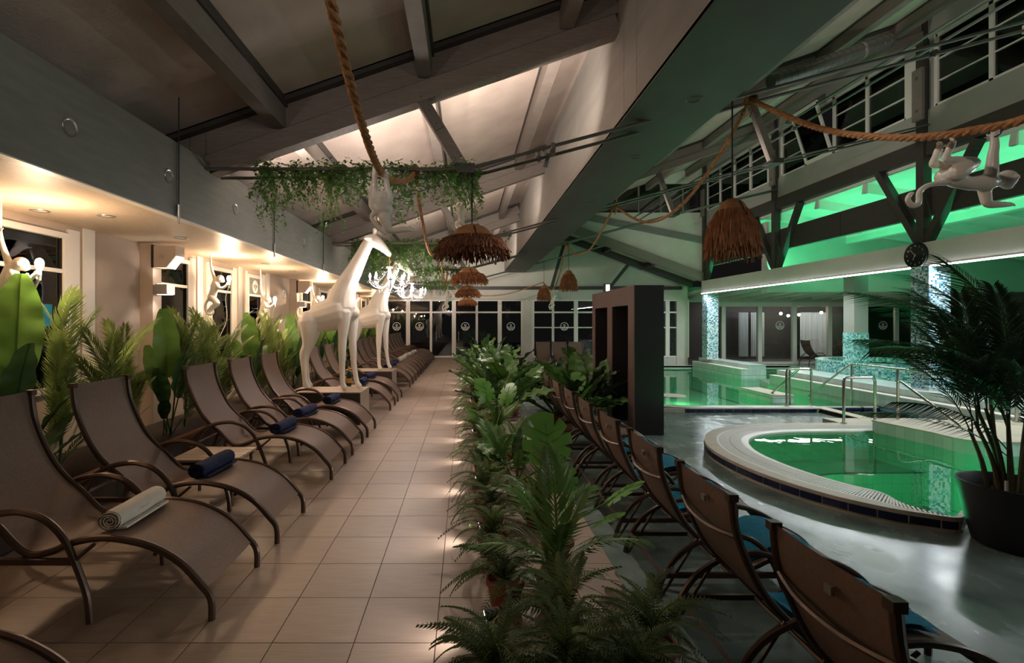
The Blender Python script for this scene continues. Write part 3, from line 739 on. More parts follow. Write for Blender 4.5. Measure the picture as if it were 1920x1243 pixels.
# ---- clerestory
CLX = 9.85
struct(MB().box(CLX, CLX + .18, -1, 20.7, 5.48, 6.1).build('wall_clerestory_lower', 'wall_grey'))
struct(MB().box(CLX, CLX + .18, -1, 20.7, 7.6, 8.25).build('wall_clerestory_upper', 'wall_grey'))
struct(MB().box(CLX - .05, CLX + .2, -1, 20.7, 5.12, 5.48).build('trim_clerestory_beam', 'timber_dark'))
mid = struct(thing('trim_middle_beam', None, None, (CLX, 10, 3.85)))
for a, b in zip((-1, 3, 5.6, 8.1, 10.7, 13.2, 15.8, 18.2), (3, 5.6, 8.1, 10.7, 13.2, 15.8, 18.2, 20.7)):
    MB().box(CLX + .08, CLX + .2, a + .01, b - .01, 3.85, 4.5).build('panel', 'timber_dark', mid, world=True)
n = 14
for a, b in ((.6, 5.5), (5.7, 10.6), (10.8, 15.7), (15.9, 20.5)):
    r = struct(thing('window_%d' % n, None, None, (CLX, (a + b) / 2, 6.1))); n += 1
    y0, y1 = a + .35, b - .15; W = (y1 - y0) / 4
    MB().box(CLX - .0, CLX + .2, a, y0, 6.1, 7.6).build('jamb', 'frame_white', r, world=True)
    MB().box(CLX + .02, CLX + .1, y1, b, 6.1, 7.6).build('jamb', 'wall_grey', r, world=True)
    for i in range(5): MB().box(CLX + .01, CLX + .09, y0 + i * W - .04, y0 + i * W + .04, 6.1, 7.6).build('mullion', 'frame_white', r, world=True)
    MB().box(CLX + .01, CLX + .09, y0, y1, 6.1, 6.15).build('rail', 'frame_white', r, world=True); MB().box(CLX + .01, CLX + .09, y0, y1, 7.54, 7.6).build('rail', 'frame_white', r, world=True)
    for i in range(4):
        ya, yb = y0 + i * W + .04, y0 + (i + 1) * W - .04
        if a > 10 and a < 15 and i == 2:         # sash tilted open into the hall
            dx = -.42
            for yy in (ya, yb - .05): MB().beam((CLX, yy + .03, 6.17), (CLX + dx, yy + .03, 7.5), .06, .06, (0, 1, 0)).build('tilted_stile', 'frame_white', r, world=True)
            MB().box(CLX + dx - .02, CLX + dx + .04, ya, yb, 7.46, 7.54).build('tilted_rail', 'frame_white', r, world=True)
            MB().box(CLX - .02, CLX + .03, ya, yb, 6.15, 6.21).build('tilted_rail', 'frame_white', r, world=True)
            MB().prism([(CLX, ya, 6.17), (CLX + dx, ya, 7.5), (CLX + dx + .008, ya, 7.5), (CLX + .008, ya, 6.17)], (0, yb - ya, 0)).build('pane', 'glass', r, world=True, fix=True)
            continue
        MB().box(CLX + .05, CLX + .06, ya, yb, 6.15, 7.54).build('pane', 'glass', r, world=True)
        for zz in (6.62, 7.08): MB().box(CLX + .035, CLX + .075, ya, yb, zz - .012, zz + .012).build('glazing_bar', 'frame_white', r, world=True)
for k, y in enumerate((5.6, 10.7, 15.8, 20.45)):
    t = thing('roof_post', ('%s dark steel-shod post rising from the long white beam to the clerestory' % ORD[k - 1]) if k else 'dark clerestory post beyond the right picture edge', 'post', (CLX, y, 3.25))
    MB().box(CLX - .1, CLX + .08, y - .09, y + .09, 3.25, 8.0).build('shaft', 'timber_dark', t, world=True)
    MB().box(CLX - .16, CLX - .1, y - .12, y + .12, 5.9, 7.0).build('shoe', 'timber_grey', t, world=True)
    for zz in (6.1, 6.8): MB().tube([(CLX - .18, y, zz), (CLX - .15, y, zz)], .03, 8).build('bolt', 'steel_grey', t, world=True)
    for s_ in (-1, 1):
        MB().beam((CLX + .0, y + s_ * .1, 3.3), (CLX + .0, y + s_ * 1.15, 5.1), .14, .16, (1, 0, 0)).build('brace', 'timber_dark', t, world=True)
# long white beam with LED line
lb = struct(MB().box(9.66, 9.96, -1, 20.4, 2.75, 3.25).build('trim_long_beam', 'wall_white'))
ls = thing('led_strip', 'continuous white LED strip along the lower edge of the long beam', 'light strip', (9.66, 10, 2.73))
MB().box(9.628, 9.645, -.9, 20.35, 2.722, 2.752).build('diffuser', 'led_white', ls, world=True); MB().box(9.645, 9.659, -.9, 20.35, 2.72, 2.77).build('channel', 'silver', ls, world=True)
# ---- mosaic columns
for k, (x, y, z0, lab) in enumerate(((9.58, 10.3, .147, 'near square column clad in blue and white mosaic behind the palm'), (9.70, 20.0, .08, 'far square column clad in blue and white mosaic'))):
    t = thing('mosaic_column', lab, 'column', (x + .22, y + .22, z0))
    MB().box(x, x + .45, y, y + .42, z0, 2.75).build('shaft', 'mosaic_blue', t, world=True)
    MB().box(x - .004, x + .454, y - .004, y + .424, z0, z0 + .03).build('foot', 'coping_white', t, world=True)
t = thing('painted_column', 'green-lit column with mosaic lower half at the round spa tub', 'column', (10.8, 13.8, .45))
MB().box(10.45, 10.85, 13.4, 13.8, .45, 1.28).build('mosaic_base', 'mosaic_teal', t, world=True); MB().box(10.46, 10.84, 13.41, 13.79, 1.28, 3.2).build('shaft', 'wall_grey', t, world=True)
t = thing('spa_tub', 'round raised spa tub clad in turquoise mosaic', 'pool', (12.0, 14.2, ZR))
MB().lathe([(1.66, 0), (1.66, .82)], 48, (0, 0, 0)).build('drum', 'mosaic_teal', t, smooth=True); MB().lathe([(1.67, .80), (1.67, .85), (1.35, .85), (1.3, .7)], 48).build('rim', 'mosaic_teal', t, smooth=True)
MB().lathe([(0, .78), (1.34, .78)], 48).build('water', 'water_green', t); MB().lathe([(0, .3), (1.34, .3), (1.34, .8)], 48).build('basin', 'blue_shallow', t)
point('spa_lamp', (12, 14.2, .25), 8, (.3, 1, .75), .1)
# ---- lean-to hall on the right
lz = lambda x: 5.05 - .16 * (x - 9.95)
le = struct(MB().prism([(9.98, -1, lz(9.98)), (28, -1, lz(28)), (28, -1, lz(28) + .15), (9.98, -1, lz(9.98) + .15)], (0, 21.5, 0)).build('ceiling_leanto', 'plaster_lean', fix=True))
for i, y in enumerate([.6 + 1.7 * q for q in range(12)]):
    struct(MB().beam((10.0, y, lz(10) - .12), (22, y, lz(22) - .12), .12, .24).build('trim_leanto_rafter', 'plaster_lean'))
struct(MB().box(12.6, 12.85, -1, 20.4, lz(12.7) - .45, lz(12.7) - .12).build('trim_leanto_purlin', 'plaster_lean'))
struct(MB().box(9.98, 28, 16.5, 16.8, 2.58, 4.9).build('wall_leanto_beam', 'wall_white'))
struct(MB().box(27.7, 28, -1, 23.2, ZR, 3.6).build('wall_right', 'wall_white'))
# low annex roof with white rafters in front of the glass doors
az = lambda y: 2.62 + (23.2 - y) * .055
struct(MB().prism([(9.98, 16.8, az(16.8) + .14), (9.98, 23.4, az(23.4) + .14), (9.98, 23.4, az(23.4) + .24), (9.98, 16.8, az(16.8) + .24)], (18, 0, 0)).build('ceiling_low_annex', 'wall_white', fix=True))
for i in range(13): struct(MB().beam((10.4 + i * .95, 16.85, az(16.85) + .07), (10.4 + i * .95, 23.2, az(23.2) + .07), .1, .16).build('trim_annex_beam', 'frame_white'))
dx = [(u - CX) * 23.2 / F for u in (1322, 1356, 1424, 1489, 1555, 1622, 1680, 1740, 1810, 1880)]
r = struct(thing('door_1', None, None, (17, 23.2, ZR)))
for i, x in enumerate(dx): MB().box(x - .09, x + .09, 23.14, 23.3, ZR, 2.5).build('door_stile', 'frame_white', r, world=True)
for a, b in zip(dx, dx[1:]):
    MB().box(a + .09, b - .09, 23.16, 23.28, ZR, ZR + .1).build('door_rail', 'frame_white', r, world=True); MB().box(a + .09, b - .09, 23.16, 23.28, 2.3, 2.5).build('door_rail', 'frame_white', r, world=True)
    MB().box(a + .09, b - .09, 23.21, 23.22, ZR + .1, 2.3).build('pane', 'glass', r, world=True)
logo(r, (1462 - CX) * 23.2 / F, 23.18, 1.42, .2); logo(r, (1655 - CX) * 23.2 / F, 23.18, 1.42, .2)
struct(MB().box(9.9, 28, 23.1, 23.35, 2.5, 3.2).build('wall_annex_head', 'wall_white'))
# room beyond the doors
struct(MB().box(9, 28, 26.5, 26.6, ZR, 3).build('wall_conservatory', 'timber_dark')); struct(MB().box(9, 28, 23.3, 26.6, ZR - .05, ZR).build('floor_conservatory', 'deck')); struct(MB().box(9, 28, 23.3, 26.6, 2.95, 3.0).build('ceiling_conservatory', 'timber_dark'))
for k, (u0, u1, m_) in enumerate(((1385, 1402, 'curtain'), (1408, 1432, 'curtain'), (1500, 1550, 'curtain'), (1600, 1640, 'curtain'), (1650, 1700, 'curtain'), (1775, 1830, 'curtain'))):
    x0, x1 = (u0 - CX) * 26 / F, (u1 - CX) * 26 / F
    c = MB().grid(lambda a, b: (x0 + (x1 - x0) * a, 26.0 + .05 * math.sin(a * 30), ZR + .15 + 2.3 * b), 40, 1).build('curtain', m_)
    tag(c, '%s pale curtain beyond the glass doors counted from the left' % (['first'] + ORD[1:])[k], 'curtain')

for k, (u, v) in enumerate(((1464, 588), (1478, 592), (1498, 590), (1540, 586), (1600, 590), (1632, 600), (1660, 592))):
    q = Pt(u, v, 24.6); t = thing('glass_pendant', '%s small glowing pendant bulb seen through the glass doors, counted from the left' % (['first'] + ORD[1:])[k], 'pendant lamp', q)
    MB().ell((0, 0, 0), (.06, .06, .07), 12, 8).build('globe', 'bulb_warm', t, smooth=True); MB().tube([(0, 0, .06), (0, 0, 2.95 - q.z)], .008, 6).build('cord', 'cord_black', t)

# ================================================================ FURNITURE
# ---- sun lounger: local x runs from the foot (0) to the head (1.45), local y across (0 .. .57)
LP = [(0, .0), (.005, .114), (.064, .193), (.169, .303), (.315, .384), (.481, .424), (.608, .429), (.74, .404), (.833, .362), (.929, .342), (.996, .362),
      (1.056, .413), (1.12, .482), (1.209, .556), (1.302, .665), (1.382, .82), (1.434, .971), (1.452, 1.12)]
LC = catmull([(x, 0, z) for x, z in LP], 4)
LW = .57
def lounger_meshes(fab):
    M_ = {}
    rail = MB().tube([(p.x, 0, p.z + (.0 if p.z > .02 else 0)) for p in LC], .019, 8)
    M_['side_rail'] = rail.mesh('side_rail', 'lounger_frame', True)
    seq = [p for p in LC if p.x > .02 and p.z > .15]
    L_ = len(seq) - 1
    def fs(a, b):
        i = a * L_; k = min(int(i), L_ - 1); p = seq[k].lerp(seq[k + 1], i - k)
        sag = .018 * (4 * b * (1 - b))
        return (p.x + .004, .02 + b * (LW - .04), p.z + .008 - sag * (.4 + .6 * math.sin(a * PI)))
    M_['sling'] = MB().grid(fs, 60, 6).mesh('sling', fab, True)
    arch = catmull([(1.50, 0, 0), (1.49, 0, .12), (1.44, 0, .3), (1.33, 0, .455), (1.17, 0, .55), (1.02, 0, .578), (.93, 0, .567), (.86, 0, .54), (.79, 0, .482), (.735, 0, .40), (.68, 0, .27), (.635, 0, .135), (.62, 0, 0)], 4)
    M_['arm_leg'] = MB().tube(arch, .018, 8).mesh('arm_leg', 'lounger_frame', True)
    M_['side_bar'] = MB().box(.70, 1.43, -.012, .012, .305, .335).mesh('side_bar', 'lounger_frame')
    M_['brace'] = MB().tube([(.60, 0, .41), (.70, 0, .325)], .011, 6).mesh('brace', 'lounger_frame', True)
    M_['prop'] = MB().tube([(1.47, 0, .15), (1.22, 0, .55)], .009, 6).mesh('prop_rod', 'lounger_frame', True)
    M_['crossbar'] = MB().tube([(.30, .0, .345), (.30, LW, .345)], .012, 6).mesh('crossbar', 'lounger_frame', True)
    M_['cross2'] = MB().tube([(1.0, -.03, .32), (1.0, LW + .03, .32)], .013, 6).mesh('crossbar', 'lounger_frame', True)
    M_['cross4'] = MB().tube([(1.44, -.03, .32), (1.44, LW + .03, .32)], .013, 6).mesh('crossbar', 'lounger_frame', True)
    M_['cross3'] = MB().tube(catmull([(1.43, 0, .93), (1.465, LW * .25, .915), (1.475, LW * .5, .91), (1.465, LW * .75, .915), (1.43, LW, .93)], 4), .012, 6).mesh('back_bar', 'lounger_frame', True)
    M_['cap'] = MB().box(-.022, .022, -.02, .02, 1.10, 1.135).mesh('end_cap', 'lounger_frame')
    M_['tag'] = MB().box(1.462, 1.476, LW * .55, LW * .55 + .035, 1.02, 1.05).mesh('maker_tag', 'silver')
    return M_
LM = {f: lounger_meshes(f) for f in ('sling',)}
def lounger(label, loc, rz, group, cat='sun lounger'):
    t = thing('sun_lounger', label, cat, loc, rz, group); m_ = LM['sling']
    for y in (0, LW):
        rl = inst('side_rail', m_['side_rail'], t, (0, y, 0)); inst('end_cap', m_['cap'], rl, (1.452, 0, 0))
    for y in (-.03, LW + .03):
        a = inst('arm_leg', m_['arm_leg'], t, (0, y, 0)); inst('brace', m_['brace'], a); inst('prop_rod', m_['prop'], a); inst('side_bar', m_['side_bar'], t, (0, y, 0))
    inst('sling', m_['sling'], t)
    for k_ in ('crossbar', 'cross2', 'cross4'): inst('crossbar', m_[k_], t)
    inst('back_bar', m_['cross3'], t); inst('maker_tag', m_['tag'], t)
    return t
# rolled towel
def roll_mesh(m_, L_=.42, r0=.062):
    mb = MB(); n = 60; turns = 3.4
    pr = []
    for i in range(n + 1):
        a = i / n * turns * 2 * PI; r = r0 * (.18 + .82 * i / n) * (1 + .04 * math.sin(a * 1.7)); pr.append((r * math.cos(a), r * math.sin(a) * .86))
    out = [(r0 * math.cos(2 * PI * j / 24) * (1 + .03 * math.sin(3 * j)), r0 * .86 * math.sin(2 * PI * j / 24)) for j in range(24)]
    for s_ in (0, 1):
        for p, q in zip(pr, pr[1:]):
            d = .012
            ln = math.hypot(*p) or 1; ln2 = math.hypot(*q) or 1
            p2 = (p[0] * (1 - .006 / ln), p[1] * (1 - .006 / ln)); q2 = (q[0] * (1 - .006 / ln2), q[1] * (1 - .006 / ln2))
            y = -L_ / 2 - .008 if s_ == 0 else L_ / 2 + .008; yi = y + (.03 if s_ == 0 else -.03)
            mb.poly([(p[0], y, p[1]), (q[0], y, q[1]), (q2[0], y, q2[1]), (p2[0], y, p2[1])])
            mb.poly([(p[0], y, p[1]), (p[0], yi, p[1]), (q[0], yi, q[1]), (q[0], y, q[1])]); mb.poly([(p2[0], y, p2[1]), (q2[0], y, q2[1]), (q2[0], yi, q2[1]), (p2[0], yi, p2[1])])
    def f(a, b):
        i = a * 23.999; k_ = int(i); x, z = out[k_ % 24]; x2, z2 = out[(k_ + 1) % 24]; t_ = i - k_
        x, z = x + (x2 - x) * t_, z + (z2 - z) * t_
        w_ = 1 + .05 * math.sin(b * 9 + a * 4) * (1 if z < r0 * .7 else .4)
        return (x * w_, -L_ / 2 + b * L_, z * w_)
    mb.grid(f, 24, 10)
    mb.box(-.01, r0 * 1.28, -L_ / 2 + .01, L_ / 2 - .01, -r0 * .86, -r0 * .70)
    return mb.mesh('towel', m_, True)
TW = {c: roll_mesh('towel_' + c) for c in ('white', 'navy')}
def surf_z(x):
    for p, q in zip(LC, LC[1:]):
        if p.x <= x <= q.x and q.x > p.x: return p.z + (q.z - p.z) * (x - p.x) / (q.x - p.x)
    return .42
left = [(1.28, None), (2.63, 'white'), (3.54, 'navy'), (4.97, 'navy'), (5.89, 'navy'), (6.79, 'navy'), (8.85, 'navy'), (9.85, 'navy')]
far0 = 12.0
for k in range(12): left.append((far0 + k * .8, ('navy', 'navy', 'navy', 'white', 'white', 'white', 'white', 'white', 'white', None, None, None)[k]))
for k, (y, tc) in enumerate(left):
    lounger('%s brown sling lounger from the camera in the row along the left wall' % ORD[k], (-1.34, y + LW, 0), PI, 'loungers along the left wall')
    if tc:
        x = .60 + R.uniform(-.04, .05); yy = y + LW * .52 + R.uniform(-.05, .03)
        o = inst('towel', TW[tc], None, (-1.34 - x, yy, surf_z(x) + .058), (0, -.12, R.uniform(-.12, .12) - .08), 1.0 if k < 8 else .95)
        tag(o, 'rolled %s towel on the %s lounger of the left row' % (tc, ORD[k]), 'towel', 'rolled towels')
right = [1.45, 2.34, 3.22, 4.10, 4.97, 5.78, 6.62, 7.45]
for k, y in enumerate(right):
    lounger('%s lounger in the poolside row turned with its back to the planting' % ORD[k], (1.25 + 1.452, y, ZR), 0, 'poolside loungers')
    lo = bpy.data.objects[-1] if False else None
for o in list(COL.objects):
    if o.type == 'EMPTY' and o.get('group') == 'poolside loungers':
        # the head points to -X: mirror by rotation about z keeps the row straight
        y0 = o.location.y; o.rotation_euler = (0, 0, PI); o.location = (1.25 + 1.452, y0 + LW, ZR)
for k, y in enumerate(right[:6]):
    def ft(a, b):
        x = .42 + .55 * a; return (1.25 + 1.452 - x, y + .05 + b * (LW - .1) + .01 * math.sin(a * 8), ZR + surf_z(x) + .022 + .008 * math.sin(b * 7 + a * 5))
    o = MB().grid(ft, 16, 8).grid(lambda a, b: tuple(Vector(ft(1 - a, b)) + Vector((0, 0, .03 - .012 * abs(a - .5)))), 16, 8).build('towel', 'towel_teal', smooth=True)
    tag(o, 'teal towel spread on the %s poolside lounger' % ORD[k], 'towel', 'teal towels')
for k, u in enumerate((1006, 1037, 1068)):
    x = (u - CX) * 20.6 / F
    lounger('%s of three loungers facing the camera below the far right windows' % ('leftmost', 'middle', 'rightmost')[k], (x + LW, 19.3, ZR), PI / 2, 'loungers under the far windows')
for k, u in enumerate((1512, 1560)):
    lounger('%s dark lounger standing in front of the glass doors' % ('left', 'right')[k], ((1512 + k * 66 - CX) * 22.3 / F + 1.45, 22.1 + LW, ZR), PI, 'loungers at the glass doors')
# slatted side table
def table(label, x0, y0, w_, d_, h_):
    t = thing('side_table', label, 'table', (x0 + w_ / 2, y0 + d_ / 2, 0))
    n = 5; s_ = d_ / n
    for i in range(n): MB().box(x0, x0 + w_, y0 + i * s_ + .004, y0 + (i + 1) * s_ - .004, h_ - .018, h_).build('slat', 'tabletop', t, world=True)
    MB().box(x0 + .02, x0 + w_ - .02, y0 + .02, y0 + .05, h_ - .05, h_ - .018).build('apron', 'lounger_frame', t, world=True); MB().box(x0 + .02, x0 + w_ - .02, y0 + d_ - .05, y0 + d_ - .02, h_ - .05, h_ - .018).build('apron', 'lounger_frame', t, world=True)
    for a in (x0 + .04, x0 + w_ - .04):
        for b in (y0 + .035, y0 + d_ - .035): MB().tube([(a, b, 0), (a, b, h_ - .02)], .014, 8).build('leg', 'lounger_frame', t, world=True)
table('low slatted side table between the third and fourth loungers on the left', -2.52, 4.22, .56, .46, .40)
# ---- planter trough along the left wall
tr = thing('planter_trough', 'long low reddish wooden trough holding the greenery along the left wall', 'planter', (-3.4, 11, 0))
for y0 in [1.0 + 2.0 * i for i in range(10)]:
    MB().box(-3.12, -3.09, y0 + .004, y0 + 1.996, .02, .30).build('front_board', 'plinth', tr, world=True); MB().box(-3.13, -3.06, y0 + .004, y0 + 1.996, .30, .33).build('top_rail', 'wood_red', tr, world=True)
MB().box(-4.0, -3.12, 1.0, 21.0, 0, .27).build('soil', 'soil', tr, world=True)
# ---- plinths and giraffes
def plinth(label, y0):
    t = thing('plinth', label, 'plinth', (-2.15, y0 + .33, 0))
    x0, x1, y1 = -2.70, -1.60, y0 + .66
    MB().box(x0, x1 - .012, y0, y1, 0, .485).build('body', 'plinth', t, world=True)
    MB().box(x1 - .012, x1, y0, y1, 0, .485).build('end_panel', 'plinth_side', t, world=True)
    MB().box(x0 - .004, x1 + .004, y0 - .004, y1 + .004, .485, .50).build('top_panel', 'plinth_top', t, world=True)
    return t
plinth('dark plinth with pale top under the nearer white giraffe', 7.6); plinth('dark plinth with pale top under the farther white giraffe', 10.9)
def gp(x, y, dy=0): # giraffe sketch coordinates -> metres about plinth centre
    q = Pt(520 + x / 3.656, 420 + y / 3.656, 7.93); return Vector((q.x + 2.15, dy, q.z - .50))
def K(r): return r / 3.656 * 7.93 / F
gm = MB()
def limb(pts, dy, n=12):
    P_ = [(gp(a, b, dy if len(p) == 3 else p[3])) for p in pts for a, b in [(p[0], p[1])]]; rr = [K(p[2]) for p in pts]
    q = catmull([tuple(p) for p in P_], 5); rs = catmull([(r_, 0, 0) for r_ in rr], 5)
    gm.tube(q, [max(v.x, .004) for v in rs], n)
    gm.ell(q[0], rs[0].x, 10, 6); gm.ell(q[-1], rs[-1].x, 10, 6)
limb([(200, 630, 36), (238, 640, 82), (300, 632, 102), (380, 612, 116), (450, 592, 116), (500, 590, 80), (524, 600, 42)], 0, 16)         # barrel
limb([(440, 570, 108), (444, 500, 96), (476, 410, 72), (526, 315, 56), (577, 215, 45), (621, 130, 39), (648, 106, 38)], 0, 16)    # neck
limb([(640, 102, 38), (675, 118, 42), (712, 146, 33), (745, 178, 24), (765, 200, 19)], 0)                     # head
for s_ in (-1, 1):
    limb([(672, 90, 13), (668, 62, 12), (669, 38, 15)], s_ * .032); limb([(640, 98, 14), (620, 94, 18), (600, 98, 6)], s_ * .085)
for dy, ox in ((-.13, 0), (.13, -22)):
    limb([(232 + ox, 660, 72), (238 + ox, 740, 60), (226 + ox, 820, 37), (200 + ox, 882, 30), (200 + ox, 960, 21), (207 + ox, 1050, 18), (214 + ox, 1092, 22)], dy)
    limb([(214 + ox, 1092, 18), (226 + ox, 1107, 22)], dy)
limb([(462, 600, 60), (464, 690, 42), (459, 770, 31), (456, 862, 27), (456, 960, 20), (458, 1062, 18), (463, 1092, 18), (470, 1108, 21)], -.11)
limb([(498, 600, 56), (504, 690, 40), (506, 780, 29), (510, 870, 25), (516, 960, 19), (530, 1055, 17), (540, 1092, 17), (551, 1108, 20)], .11)
limb([(196, 640, 14), (180, 700, 7), (183, 800, 6), (186, 840, 10)], 0)
gmesh = blob(gm, 'body', 'resin_white', .012, 5)
zmin = min(v.co.z for v in gmesh.vertices)
for v in gmesh.vertices: v.co.z -= zmin
GM = gp(765, 205, 0); GM.z -= zmin                 # mouth
def giraffe(label, y):
    t = thing('giraffe_sculpture', label, 'sculpture', (-2.15, y, .50)); inst('body', gmesh, t)
    for s_ in (-1, 1):
        e = gp(690, 128, s_ * .075); e.z -= zmin; MB().ell((0, 0, 0), (.016, .008, .010), 8, 6).build('eye', 'resin_white', t, smooth=True).location = e
        q = gp(757, 190, s_ * .03); q.z -= zmin; MB().ell((0, 0, 0), (.007, .006, .005), 8, 6).build('nostril', 'cord_black', t, smooth=True).location = q
    return t
G1Y, G2Y = 7.93, 11.23
giraffe('glossy white giraffe sculpture nearer the camera holding a chandelier in its mouth', G1Y); giraffe('glossy white giraffe sculpture farther back holding a chandelier in its mouth', G2Y)
# ---- chandeliers
def chandelier(label, x, y, z):
    t = thing('chandelier', label, 'chandelier', (x, y, z))
    MB().tube([(0, 0, .0), (0, 0, -.17)], .008, 6).build('chain', 'foil_gold', t)
    MB().tube([(math.cos(a) * .022, 0, math.sin(a) * .022 + .01) for a in [q * PI / 6 for q in range(12)]], .005, 6, closed=True).build('hook', 'foil_gold', t)
    MB().lathe([(.0, -.17), (.055, -.175), (.05, -.195), (.022, -.205), (.03, -.24), (.034, -.33), (.04, -.36), (.018, -.40), (.045, -.43), (.06, -.46), (.035, -.50), (.012, -.54), (.022, -.56), (0, -.585)], 16).build('stem', 'crystal', t, smooth=True)
    arm = MB().tube(catmull([(.03, 0, -.44), (.10, 0, -.50), (.20, 0, -.51), (.28, 0, -.46), (.305, 0, -.41)], 4), .0085, 8).mesh('arm', 'crystal', True)
    cup = MB().lathe([(0, -.012), (.014, -.012), (.04, .004), (.043, .01), (.018, .006), (.013, .03), (.014, .05), (0, .05)], 14).mesh('candle_cup', 'crystal', True)
    blb = MB().lathe([(.0, .05), (.012, .052), (.017, .075), (.013, .1), (.004, .125), (0, .13)], 10).mesh('bulb', 'bulb_cool', True)
    cr = MB()
    def drop(x_, y_, z_, s_):
        b = len(cr.v); cr.v += [(x_, y_, z_ + s_), (x_ + s_ * .6, y_, z_), (x_, y_ + s_ * .6, z_), (x_ - s_ * .6, y_, z_), (x_, y_ - s_ * .6, z_), (x_, y_, z_ - s_ * 1.3)]
        for i in range(4): j = (i + 1) % 4; cr.f += [(b, b + 1 + i, b + 1 + j), (b + 5, b + 1 + j, b + 1 + i)]
    for k in range(8):
        a = 2 * PI * k / 8 + .2
        am = inst('arm', arm, t, (0, 0, 0), (0, 0, a)); inst('candle_cup', cup, am, (.305, 0, -.405)); inst('bulb', blb, am, (.305, 0, -.405))
        for q in range(5):
            b = a + 2 * PI * q / 5; drop(.305 * math.cos(a) + .04 * math.cos(b), .305 * math.sin(a) + .04 * math.sin(b), -.425, .013)
        for q in range(1, 8):                        # garlands between the arms
            f = q / 8; an = a + 2 * PI / 8 * f; rr = .30 - .03 * math.sin(f * PI); drop(rr * math.cos(an), rr * math.sin(an), -.42 - .06 * math.sin(f * PI), .010)
        for q in range(1, 9):
            f = q / 9; drop((.05 + .25 * f) * math.cos(a), (.05 + .25 * f) * math.sin(a), -.22 - .18 * f - .05 * math.sin(f * PI), .009)
        for q in range(3): drop(.17 * math.cos(a + q * .26), .17 * math.sin(a + q * .26), -.55 - .012 * q, .014)
    tag(cr.build('crystal_drops', 'crystal', t), kind='stuff')
    for k in range(4):
        a = 2 * PI * k / 4 + .2; point('candle_light', (.305 * math.cos(a), .305 * math.sin(a), -.30), 22, (1, .84, .78), .02, t)
chandelier('crystal chandelier with lit candle bulbs hanging from the nearer giraffe', GM.x - 2.15 + .01, G1Y, GM.z + .50 - .02)
chandelier('crystal chandelier with lit candle bulbs hanging from the farther giraffe', GM.x - 2.15 + .01, G2Y, GM.z + .50 - .02)
# champagne bottle in an ice bucket behind the near plinth
bt = thing('champagne_bottle', 'champagne bottle with gold foil neck standing in a bucket beside the near giraffe', 'bottle', (-2.0, 8.54, .47))
# ---- monkeys
def limbm(mb, pts, n=10):
    q = catmull([p[:3] for p in pts], 4); rs = catmull([(p[3], 0, 0) for p in pts], 4)
    mb.tube(q, [max(v.x, .003) for v in rs], n); mb.ell(q[0], rs[0].x, 8, 6); mb.ell(q[-1], rs[-1].x, 8, 6)
def hand(mb, c, d, s=1.0, curl=(0, 0, -1)):
    c = Vector(c); d = Vector(d).normalized(); cu = Vector(curl); sd = d.cross(cu).normalized()
    mb.ell(c + d * .012 * s, (.02 * s, .02 * s, .02 * s), 8, 6)
    for i, (o_, L_) in enumerate(((-.018, .040), (-.006, .048), (.006, .046), (.018, .036))):
        a = c + d * .02 * s + sd * o_ * s; limbm(mb, [(*a, .0075 * s), (*(a + d * L_ * .5 * s), .007 * s), (*(a + d * L_ * .75 * s + cu * L_ * .5 * s), .006 * s)], 6)
    a = c + sd * .02 * s; limbm(mb, [(*a, .008 * s), (*(a + sd * .02 * s + d * .012 * s), .007 * s), (*(a + sd * .022 * s + d * .02 * s + cu * .018 * s), .006 * s)], 6)
def headm(mb, c, f, up, r):
    c = Vector(c); f = Vector(f).normalized(); up = Vector(up); sd = f.cross(up).normalized(); up = sd.cross(f)
    mb.ell(c, r, 14, 10); mb.ell(c + f * r * .55 - up * r * .35, (r * .58,) * 3, 10, 8); mb.ell(c + f * r * .7 + up * r * .22 + sd * r * .3, r * .22, 8, 6); mb.ell(c + f * r * .7 + up * r * .22 - sd * r * .3, r * .22, 8, 6)
    mb.ell(c + f * r * 1.02 - up * r * .12, r * .17, 8, 6)                       # nose
    mb.ell(c + f * r * 1.0 - up * r * .5, (r * .3, r * .3, r * .14), 8, 6)         # lips
    for s_ in (-1, 1): mb.ell(c + sd * s_ * r * .98, (r * .3, r * .3, r * .32), 8, 6)
# (a) big monkey on the right rope, lying along it
MY = 3.42; CQ = Pt(1810, 330, MY)
def mp(x, y, r, dy=0):
    q = Pt(1640 + x / 5.65, 200 + y / 5.65, MY); return (q.x - CQ.x, dy, q.z - CQ.z, r / 5.65 * MY / F)
mb = MB()
limbm(mb, [mp(770, 740, 62), mp(860, 770, 86), mp(980, 810, 70), mp(1090, 810, 78), mp(1190, 800, 92), mp(1260, 790, 70)], 14)
headm(mb, mp(1395, 765, 0)[:3], (.75, .12, -.55), (0.3, 0, 1), 92 / 5.65 * MY / F)
limbm(mb, [mp(1250, 790, 70), mp(1330, 780, 64)])
limbm(mb, [mp(1200, 740, 62, -.02), mp(1195, 640, 54, -.03), mp(1205, 520, 46, -.03), mp(1222, 420, 40, -.03), mp(1232, 330, 34, -.02)]); hand(mb, mp(1236, 320, 0, -.02)[:3], (.2, .0, 1), .95, (.7, .5, .2))
limbm(mb, [mp(1210, 850, 60, .03), mp(1225, 950, 52, .03), mp(1250, 1015, 46, .03), mp(1340, 1030, 36, .02), mp(1430, 1030, 28, .02)]); hand(mb, mp(1440, 1030, 0, .02)[:3], (1, 0, .15), .9, (0, .4, -.4))
